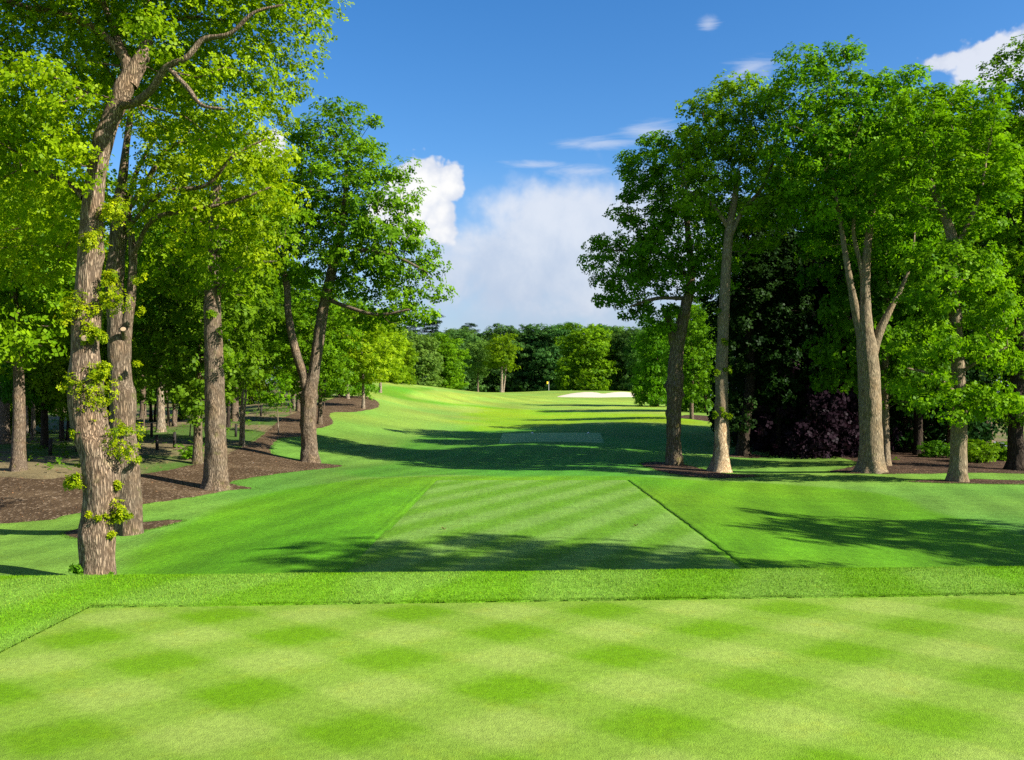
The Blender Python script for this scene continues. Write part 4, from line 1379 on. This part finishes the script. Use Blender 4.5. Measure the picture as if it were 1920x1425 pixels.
GL = 'trees inside the left-hand wood'
GR = 'trees inside the right-hand wood'
GF = 'trees of the far tree line'
GM = 'young trees along the left edge of the fairway'
for a in [
    ('tall_b', 'ivied_tree', 'dark ivy-clad trunk close behind the straight grey-barked tree', 371, 41, 330, 'leaf_wood', 'bark_moss', GL),
    ('tall', 'oak_tree', 'stout dark trunk with spreading roots at the back of the left mulch', 34, 35, 200, 'leaf_oak', 'bark_grey', GL),
    ('tall', 'oak_tree', 'brown trunk half cut off by the left edge of the picture', 8, 50, 300, 'leaf_wood', 'bark_grey', GL),
    ('tall_b', 'thin_tree', 'thin leaning dark stem between the stout left trunk and the nearest oak', 84, 46, 420, 'leaf_wood', 'bark_dark', GL),
    ('pole_tree', 'thin_tree', 'slender forked stem just left of the nearest oak', 116, 51, 430, 'leaf_wood', 'bark_dark', GL),
    ('tall', 'beech_tree', 'pale sunlit trunk standing in the wood right of the twin-stemmed oak', 302, 56, 380, 'leaf_wood', 'bark_birch', GL),
    ('pole_tree', 'thin_tree', 'pair of thin pale leaning stems right of the straight grey-barked tree', 453, 48, 470, 'leaf_oak', 'bark_birch', GL),
    ('sapling', 'sapling', 'leafy sapling on the mulch left of the forked tree', 522, 57, 700, 'leaf_green', 'bark_birch', GL),
    ('tall_b', 'oak_tree', 'brown trunk half hidden behind the foot of the forked tree', 600, 66, 520, 'leaf_green', 'bark_grey', GL),
    ('full_b', 'beech_tree', 'leafy green tree filling the left edge beside the nearest oak', -70, 60, 400, 'leaf_oak', None, GL),
    ('tall_b', 'beech_tree', 'leafy green tree whose stem is hidden behind the nearest oak', 150, 44, 420, 'leaf_oak', None, GL),
    ('pole_tree', 'thin_tree', 'slim pale stem between the left edge and the stout dark trunk', 62, 57, 430, 'leaf_oak', 'bark_birch', GL),
    ('pole_tree', 'thin_tree', 'slim stem seen just left of the nearest oak, farther back', 140, 72, 500, 'leaf_green', 'bark_grey', GL),
    ('pole_tree', 'thin_tree', 'slim stem in the gap between the nearest oak and the twin-stemmed one', 206, 66, 480, 'leaf_oak', 'bark_birch', GL),
    ('pole_tree', 'thin_tree', 'slim stem just right of the pale sunlit trunk', 326, 62, 470, 'leaf_green', 'bark_grey', GL),
    ('pole_tree', 'thin_tree', 'slim stem midway between the twin-stemmed oak and the pale sunlit trunk', 283, 70, 500, 'leaf_oak', 'bark_dark', GL),
    ('pole_tree', 'thin_tree', 'slim stem right of the leafy sapling on the mulch', 548, 84, 560, 'leaf_oak', 'bark_birch', GL),
    ('pole_tree', 'thin_tree', 'slim dark stem close right of the straight grey-barked tree', 428, 60, 480, 'leaf_green', 'bark_dark', GL),
    ('tall_b', 'beech_tree', 'dark-stemmed tree in the wood seen between the two near oaks', 205, 64, 430, 'leaf_wood', None, GL),
    ('tall', 'beech_tree', 'leafy tree deep in the wood above the pale sunlit trunk', 268, 78, 480, 'leaf_wood', None, GL),
    ('tall_b', 'beech_tree', 'shaded tree between the pale sunlit trunk and the ivy-clad one', 340, 70, 460, 'leaf_wood', None, GL),
    ('full', 'beech_tree', 'bright low-branched tree behind the pair of thin pale stems', 470, 100, 620, 'leaf_oak', None, GL),
    ('tall_b', 'beech_tree', 'tree with dark trunk deep behind the leafy sapling', 530, 88, 520, 'leaf_green', None, GL),
    ('tall', 'beech_tree', 'tree on the mulch edge seen just left of the fork in the split trunk', 560, 80, 500, 'leaf_green', None, GL),
    ('tall', 'beech_tree', 'tall tree behind and left of the straight grey-barked tree', 440, 66, 400, 'leaf_wood', None, GL),
    ('full_b', 'beech_tree', 'wide tree closing the wood at the far left', -20, 105, 600, 'leaf_wood', None, GL),
    ('full', 'beech_tree', 'round tree closing the wood behind the two near oaks', 160, 112, 610, 'leaf_wood', None, GL),
    ('full_b', 'beech_tree', 'dense tree closing the wood behind the pale sunlit trunk', 310, 118, 600, 'leaf_wood', None, GL),
    ('full', 'beech_tree', 'dense tree closing the wood behind the ivy-clad trunk', 410, 128, 610, 'leaf_oak', None, GL),
    ('full_b', 'beech_tree', 'dense tree closing the wood behind the forked tree', 560, 140, 600, 'leaf_wood', None, GL),
    ('full', 'beech_tree', 'dense tree closing the wood between the nearest oak and the picture edge', 70, 120, 600, 'leaf_oak', None, GL),
    ('full', 'beech_tree', 'dense tree closing the wood right of the twin-stemmed oak', 235, 122, 600, 'leaf_oak', None, GL),
    # edge of the fairway
    ('full_b', 'maple_tree', 'bright green bushy tree right of the forked trunk', 638, 104, 560, 'leaf_green', 'bark_birch', GM),
    ('maple', 'maple_tree', 'small yellow-green maple on the lit mulch point, nearest the fairway', 681, 88, 590, 'leaf_lime', 'bark_birch', GM),
    ('maple', 'maple_tree', 'green young maple with slim pale trunk left of the yellow-green one', 652, 100, 560, 'leaf_oak', 'bark_birch', GM),
    ('maple', 'maple_tree', 'yellow maple behind the small yellow-green one', 713, 122, 585, 'leaf_lime', 'bark_birch', GM),
    ('full', 'maple_tree', 'lime-green tree behind the yellow maple', 725, 150, 592, 'leaf_lime', None, GM),
    ('full', 'maple_tree', 'bright green tree ending the young row at the fairway crest', 752, 165, 632, 'leaf_oak', None, GM),
    ('full', 'maple_tree', 'dark green tree behind the young maples', 690, 165, 575, 'leaf_green', None, GM),
]:
    kind, nm, lab, px, d, top, lf, bk, g = a
    plant(kind, nm, lab, px, d, top, lf, bk, g, wide=1.0)

for a in [
    ('tall_b', 'oak_tree', 'trunk with torn bark seen between the mossy tree and the scarred one', 1297, 95, 560, 'leaf_green', 'bark_grey', 1.0),
    ('full', 'beech_tree', 'green tree with hanging foliage left of the mossy trunk', 1232, 140, 590, 'leaf_green', None, 0.8),
    ('full_b', 'beech_tree', 'low-skirted dark green tree behind the mossy tree', 1322, 118, 560, 'leaf_wood', None, 0.8),
    ('full', 'yew_tree', 'black-green yew right of the ivied trunk', 1450, 64, 450, 'leaf_dark', None, 0.9),
    ('copper', 'copper_beech', 'dark purple copper beech with foliage sweeping to the ground', 1528, 57, 440, None, None, 0.9),
    ('full_b', 'yew_tree', 'black-green tree above and behind the copper beech', 1500, 76, 420, 'leaf_dark', None, 1.0),
    ('full', 'yew_tree', 'dark tree directly behind the massive smooth-barked trunk', 1600, 68, 380, 'leaf_dark', None, 0.9),
    ('tall_b', 'beech_tree', 'second grey trunk half hidden behind the massive smooth-barked one', 1660, 46, 200, 'leaf_wood', 'bark_smooth', 0.8),
    ('full_b', 'yew_tree', 'dark spreading tree between the massive trunk and the low-skirted one', 1715, 62, 400, 'leaf_dark', None, 0.9),
    ('tall_b', 'beech_tree', 'dark trunk with spreading roots in shade right of the massive trunk', 1722, 56, 330, 'leaf_dark', 'bark_dark', 1.0),
    ('tall', 'beech_tree', 'tall tree rising behind the right side of the massive trunk', 1705, 60, 185, 'leaf_right', None, 1.1),
    ('tall_b', 'beech_tree', 'tall tree rising behind the left stem of the massive trunk', 1560, 62, 190, 'leaf_right', None, 1.0),
    ('tall', 'beech_tree', 'tall tree just left of the one cut off by the picture edge', 1790, 56, 190, 'leaf_right', None, 1.0),
    ('tall', 'beech_tree', 'tree behind the low-skirted one, its crown between two taller ones', 1850, 66, 230, 'leaf_wood', None, 1.0),
    ('tall', 'beech_tree', 'tree at the far right behind the tree cut off by the picture edge', 1960, 60, 200, 'leaf_wood', None, 1.0),
    ('full', 'beech_tree', 'green tree closing the wood behind the low-skirted tree', 1800, 120, 560, 'leaf_wood', None, 1.0),
    ('full_b', 'beech_tree', 'green tree closing the wood behind the copper beech', 1560, 150, 620, 'leaf_green', None, 1.0),
    ('full', 'beech_tree', 'green tree closing the wood right of the ivied trunk', 1440, 160, 610, 'leaf_green', None, 1.0),
    ('full_b', 'beech_tree', 'green tree closing the wood at the far right above the road', 1930, 125, 560, 'leaf_wood', None, 1.0),
    ('full', 'beech_tree', 'green tree closing the wood behind the massive trunk', 1680, 135, 580, 'leaf_dark', None, 1.0),
    ('tall_b', 'beech_tree', 'dark-trunked tree in the gap between the ivied trunk and the massive one', 1460, 56, 470, 'leaf_dark', 'bark_dark', 0.9),
]:
    plant(a[0], a[1], a[2], a[3], a[4], a[5], a[6], a[7], GR, wide=a[8])

for a in [
    ('full_b', 'far_tree', 'rounded green tree just beyond the fairway crest at the left end', 790, 205, 628, 'leaf_far', 0.9),
    ('full', 'far_tree', 'broad green tree right of the one at the left end of the far line', 832, 212, 622, 'leaf_green', 0.95),
    ('pine', 'pine_tree', 'dark layered cedar rising above the left end of the far line', 808, 285, 584, None, 1.2),
    ('pine', 'pine_tree', 'flat-topped dark pine poking above the far line', 880, 290, 602, None, 1.0),
    ('pine', 'pine_tree', 'smaller dark pine left of the layered cedar', 772, 275, 604, None, 1.1),
    ('full', 'far_tree', 'dark tree below the flat-topped pine', 872, 262, 618, 'leaf_far_deep', 0.9),
    ('tall', 'far_tree', 'slender tree with visible bare stems left of centre in the far line', 896, 236, 634, 'leaf_far', 0.75),
    ('open', 'far_tree', 'light green open-crowned oak with crooked pale limbs, mid far line', 940, 228, 622, 'leaf_oak', 0.9),
    ('full_b', 'far_tree', 'dark tree standing right behind the open-crowned oak', 955, 268, 608, 'leaf_far_deep', 1.0),
    ('full', 'far_tree', 'tall dark green tree above the flag', 1000, 266, 603, 'leaf_far_deep', 1.0),
    ('full_b', 'far_tree', 'tall dark green tree between the flag and the big round one', 1040, 264, 604, 'leaf_far_deep', 0.9),
    ('full', 'far_tree', 'big round bright green tree above the left part of the bunker', 1095, 238, 602, 'leaf_green', 1.0),
    ('full_b', 'far_tree', 'dark tree behind the right shoulder of the big round one', 1130, 275, 606, 'leaf_far_deep', 0.9),
    ('tall_b', 'far_tree', 'green tree with a straight stem right of the big round one', 1158, 245, 606, 'leaf_far', 0.9),
    ('full', 'far_tree', 'dark green tree above the right end of the bunker', 1190, 240, 612, 'leaf_far_deep', 0.9),
    ('full_b', 'far_tree', 'green tree between the bunker and the mossy trunk', 1222, 220, 606, 'leaf_far', 0.8),
    ('full', 'far_tree', 'tree filling the gap left of the slender bare-stemmed one', 915, 282, 622, 'leaf_far_deep', 1.1),
    ('full_b', 'far_tree', 'tree behind the broad green one near the left end', 845, 275, 612, 'leaf_far_deep', 1.1),
    ('full', 'far_tree', 'tree behind the gap between flag and open-crowned oak', 978, 295, 616, 'leaf_far_deep', 1.2),
    ('full_b', 'far_tree', 'tree behind the gap right of the big round one', 1150, 300, 612, 'leaf_far_deep', 1.3),
    ('full', 'far_tree', 'tree behind the gap above the flag', 1065, 300, 614, 'leaf_far_deep', 1.3),
    ('full', 'far_tree', 'tree behind the yellow maples at the very left of the far line', 740, 260, 612, 'leaf_far', 1.2),
    ('full_b', 'far_tree', 'tree behind the mossy trunk at the right of the far line', 1260, 260, 600, 'leaf_far_deep', 1.1),
]:
    plant(a[0], a[1], a[2], a[3], a[4], a[5], a[6], None, GF, wide=a[7] * 1.25)

# trees out of frame on the right whose shade lies across the second tee, and more of the woods to either side
for i, (x, y, h) in enumerate([(20.5, 7.9, 16.5), (28.5, 15.5, 16.5)]):
    t = plant('tall' if i % 2 == 0 else 'tall_b', 'oak_tree', ['tree right of the second tee whose shade crosses its near end', 'tree beyond the right edge of the picture, level with the second tee',
        'shorter tree beyond the right edge of the picture near the thin mulch strip', 'tall tree beyond the right edge of the picture beside the mulch', 'tree farthest right beyond the picture edge'][i],
        CX + x / y * FPX, y, HOR - (hz(x, y) + h - EYE) / y * FPX, 'leaf_right', None, 'trees beyond the right edge of the picture')

for i, (px, py, d, s) in enumerate([(1832, 868, 50, 1.5), (1760, 860, 54, 1.2), (1875, 860, 53, 1.3), (360, 868, 42.5, 0.7), (1440, 800, 80, 1.6)]):
    x = (px - CX) / FPX * d
    z = hz(x, d)
    plant('shrub', 'shrub', ['low rounded shrub beside the foot of the low-skirted tree', 'dark low shrub left of the low-skirted trunk', 'low shrub in front of the road at the right',
          'small green shrub at the foot of the ivy-clad trunk', 'spreading shrub behind the ivied trunk in the right-hand wood'][i], px, d, HOR - (z + s - EYE) / d * FPX, 'leaf_green' if i != 1 else 'leaf_wood', None, None, wide=1.3, cat='shrub')


for px, d, top, kind, lf, lab in [
        (60, 52, 640, 'sapling', 'leaf_green', 'leafy sapling between the stout left trunk and the nearest oak'),
        (128, 60, 690, 'sapling', 'leaf_oak', 'small bright sapling close left of the nearest oak'),
        (270, 60, 700, 'sapling', 'leaf_wood', 'sapling just right of the twin-stemmed oak'),
        (330, 62, 690, 'sapling', 'leaf_wood', 'sapling between the pale sunlit trunk and the ivy-clad one'),
        (356, 52, 720, 'sapling', 'leaf_green', 'low sapling at the left of the ivy-clad trunk'),
        (430, 70, 690, 'sapling', 'leaf_oak', 'bright sapling right of the straight grey-barked tree'),
        (485, 84, 690, 'sapling', 'leaf_lime', 'yellow-green sapling in the sunlit clearing'),
        (545, 76, 690, 'sapling', 'leaf_green', 'sapling just left of the forked trunk'),
        (20, 62, 690, 'sapling', 'leaf_wood', 'sapling by the left edge of the picture'),
        (608, 84, 705, 'sapling', 'leaf_copper', 'reddish-brown small tree close right of the forked trunk')]:
    plant(kind, 'sapling', lab, px, d, top, lf, None, 'saplings in the left-hand wood', wide=1.25)

# ------------------------------------------------------------------ small things
def box(cx, cy, z0, z1, wx, wy, taper=1.0):
    v = [(cx - wx, cy - wy, z0), (cx + wx, cy - wy, z0), (cx + wx, cy + wy, z0), (cx - wx, cy + wy, z0)]
    wx *= taper; wy *= taper
    v += [(cx - wx, cy - wy, z1), (cx + wx, cy - wy, z1), (cx + wx, cy + wy, z1), (cx - wx, cy + wy, z1)]
    f = [(0, 1, 5, 4), (1, 2, 6, 5), (2, 3, 7, 6), (3, 0, 4, 7), (4, 5, 6, 7), (3, 2, 1, 0)]
    return np.array(v, float), np.array(f)


post_lab = ['short dark stake left of the nearest oak', 'dark stake right of the twin-stemmed oak, nearest to the pale trunk', 'dark stake at the grass edge between the two trunks, lowest of its row',
            'thick dark stake left of the ivy-clad trunk', 'dark stake beside the pair of thin pale stems', 'small dark stake in the sunlit clearing, farthest back']
for (px, d, h), lab in zip([(94, 42, 0.75), (284, 52, 0.8), (295, 45, 0.75), (327, 46, 0.8), (442, 53, 0.75), (489, 72, 0.9)], post_lab):
    x = (px - CX) / FPX * d
    v, f = box(0, 0, -0.1, h, 0.075, 0.075, 0.95)
    tv, tf = box(0, 0, h, h + 0.03, 0.071, 0.071, 0.3)
    v, f = join([(v, f), (tv, tf)])
    o = link('wooden_stake', mesh_np('wooden_stake', v, f, M['post']))
    o.location = (x, d, hz(x, d))
    o.rotation_euler = (random.Random(px).uniform(-.06, .06), random.Random(px + 1).uniform(-.06, .06), 0.3)
    o['label'] = lab; o['category'] = 'stake'; o['group'] = 'stakes in the left-hand wood'

# litter on the mulch, low plants on the woodland floor, ragged grass along the bed edges
def scatter(name, poly, n, seed, mat, size, tall, keep=None, fall=1.0, nleaf=3, lift=0.03):
    rng = np.random.default_rng(seed)
    p = np.array(poly)
    x = rng.uniform(p[:, 0].min(), p[:, 0].max(), n * 6); y = p[:, 1].min() + (min(p[:, 1].max(), 120) - p[:, 1].min()) * rng.random(n * 6) ** fall
    k = in_poly(x, y, poly) & (np.abs(x) < 0.66 * y)
    if keep is not None:
        k &= keep(x, y, rng)
    x, y = x[k][:n], y[k][:n]
    c = np.column_stack([x, y, H(x, y) + lift + tall * rng.random(len(x))])
    nrm = np.column_stack([rng.normal(0, .45, (len(x), 2)), np.ones(len(x))])
    V = rosettes(c, nrm, size * rng.uniform(.6, 1.5, len(x)), nleaf, rng, 0.35)
    q = len(V) // 4
    me = mesh_np(name, V, np.arange(len(V)).reshape(q, 4), M[mat])
    f_attr(me, np.repeat(np.clip(rng.normal(.5, .25, q), 0, 1), 4), 'tint')
    return link(name, me, kind='stuff')


patch = lambda x, y, rng: vnoise(np.column_stack([x * .35, y * .35, 0 * x]), 21) + 0.25 * rng.random(len(x)) > 0.62
bedl = spline_closed(BED_L, 3)
scatter('leaf_litter', bedl, 2600, 51, 'twig', 0.055, 0.01, None, 1.0, 1)
scatter('leaf_litter', spline_closed(BED_R, 3), 1500, 52, 'twig', 0.06, 0.01, None, 1.0, 1)
scatter('leaf_litter', FLOOR_L, 3500, 53, 'twig', 0.08, 0.01, None, 1.3, 1)
scatter('ground_cover', FLOOR_L, 6000, 54, 'leaf_wood', 0.15, 0.20, lambda x, y, rng: patch(x, y, rng) & (poly_dist(x, y, bedl) > 0.3), 1.2, 4)
scatter('ground_cover', FLOOR_R, 1500, 55, 'leaf_wood', 0.18, 0.25, patch, 1.0, 4)


def ragged(poly, seed):
    def reg(rng, n):
        p = np.array(poly); q = np.roll(p, -1, 0)
        ln = np.linalg.norm(q - p, axis=1)
        i = rng.choice(len(p), n, p=ln / ln.sum())
        a = p[i] + (q - p)[i] * rng.random(n)[:, None] + rng.normal(0, 0.035, (n, 2))
        k = (np.abs(a[:, 0]) < 0.66 * a[:, 1]) & (a[:, 1] < 62)
        return a[k, 0], a[k, 1]
    per = sum(math.dist(poly[i - 1], poly[i]) for i in range(len(poly)))
    blades('edge_grass', int(min(9000, per * 160)), reg, 0.02, 0.06, 0.012, turf_colour, seed, 0.9)


for i, bp in enumerate(BEDS):
    ragged(bp, 60 + i)

# flag on the green
fx, fy = (1029 - CX) / FPX * 226, 226.0
fz = hz(fx, fy)
fl = thing('golf_flag', 'yellow flag on its pin in front of the dark far trees', 'flag', (fx, fy, fz))
a = np.array([(0, 0, -0.1), (0, 0, 1.1), (0, 0, 2.3)], float)
v, f = tube(a, np.array([.035, .035, .03]), 8)
link('pin', mesh_np('pin', v, f, M['white'], True), fl)
g = []
for k in range(2):
    for i in range(6):
        for j in range(4):
            g.append((0.03 - 0.11 * i, 0.05 * math.sin(i * 1.1) + 0.02 * k, 2.28 - 0.15 * j - 0.04 * i * (j / 3 - .4)))
g = np.array(g)
idx = np.arange(24).reshape(6, 4)
q = np.stack([idx[:-1, :-1].ravel(), idx[:-1, 1:].ravel(), idx[1:, 1:].ravel(), idx[1:, :-1].ravel()], 1)
link('flag_cloth', mesh_np('flag_cloth', g, np.vstack([q, q[:, ::-1] + 24]), M['yellow'], True), fl)

# tee markers on the small far tee
for px, lab in ((998, 'white tee marker nearer the left end of the small far tee'), (1103, 'white tee marker nearer the right end of the small far tee')):
    x, y = hit(px, 814)
    ang = np.linspace(0, 2 * np.pi, 14, endpoint=False)
    prof = [(0.0, -.02), (.06, 0), (.09, .04), (.09, .08), (.065, .12), (.025, .14), (.0, .145)]
    V = np.array([(r * math.cos(t), r * math.sin(t), z) for r, z in prof for t in ang])
    i = np.arange(len(prof) * 14).reshape(len(prof), 14); j = np.roll(i, -1, 1)
    F = np.stack([i[:-1].ravel(), j[:-1].ravel(), j[1:].ravel(), i[1:].ravel()], 1)
    o = link('tee_marker', mesh_np('tee_marker', V, F, M['white'], True))
    o.location = (x, y, hz(x, y) + 0.02)
    o['label'] = lab; o['category'] = 'tee marker'; o['group'] = 'tee markers'

# the two dry leaves on the second tee
for px, py, lab in ((832, 995, 'small brown dry leaf lying on the left half of the second tee'), (1192, 989, 'brown dry leaf curled upright on the right half of the second tee')):
    d = 3.5 * FPX / (py - HOR)
    x, y = (px - CX) / FPX * d, d
    rng = np.random.default_rng(px)
    V, F = [], []
    for k in range(3):
        aa = k * 2.1 + rng.uniform(-.3, .3)
        L_ = 0.075
        dv = np.array([math.cos(aa), math.sin(aa), 0.5 + 0.5 * rng.random()])
        pv = np.array([-math.sin(aa), math.cos(aa), 0.15])
        b0 = len(V)
        V += [np.zeros(3), dv * L_ * .5 + pv * .03, dv * L_ + np.array([0, 0, -.01]), dv * L_ * .5 - pv * .03]
        F.append((b0, b0 + 1, b0 + 2, b0 + 3))
    o = link('dry_leaf', mesh_np('dry_leaf', np.array(V) + np.array([0, 0, .01]), np.array(F), M['twig']))
    o.location = (x, y, hz(x, y) + 0.012)
    o['label'] = lab; o['category'] = 'leaf'
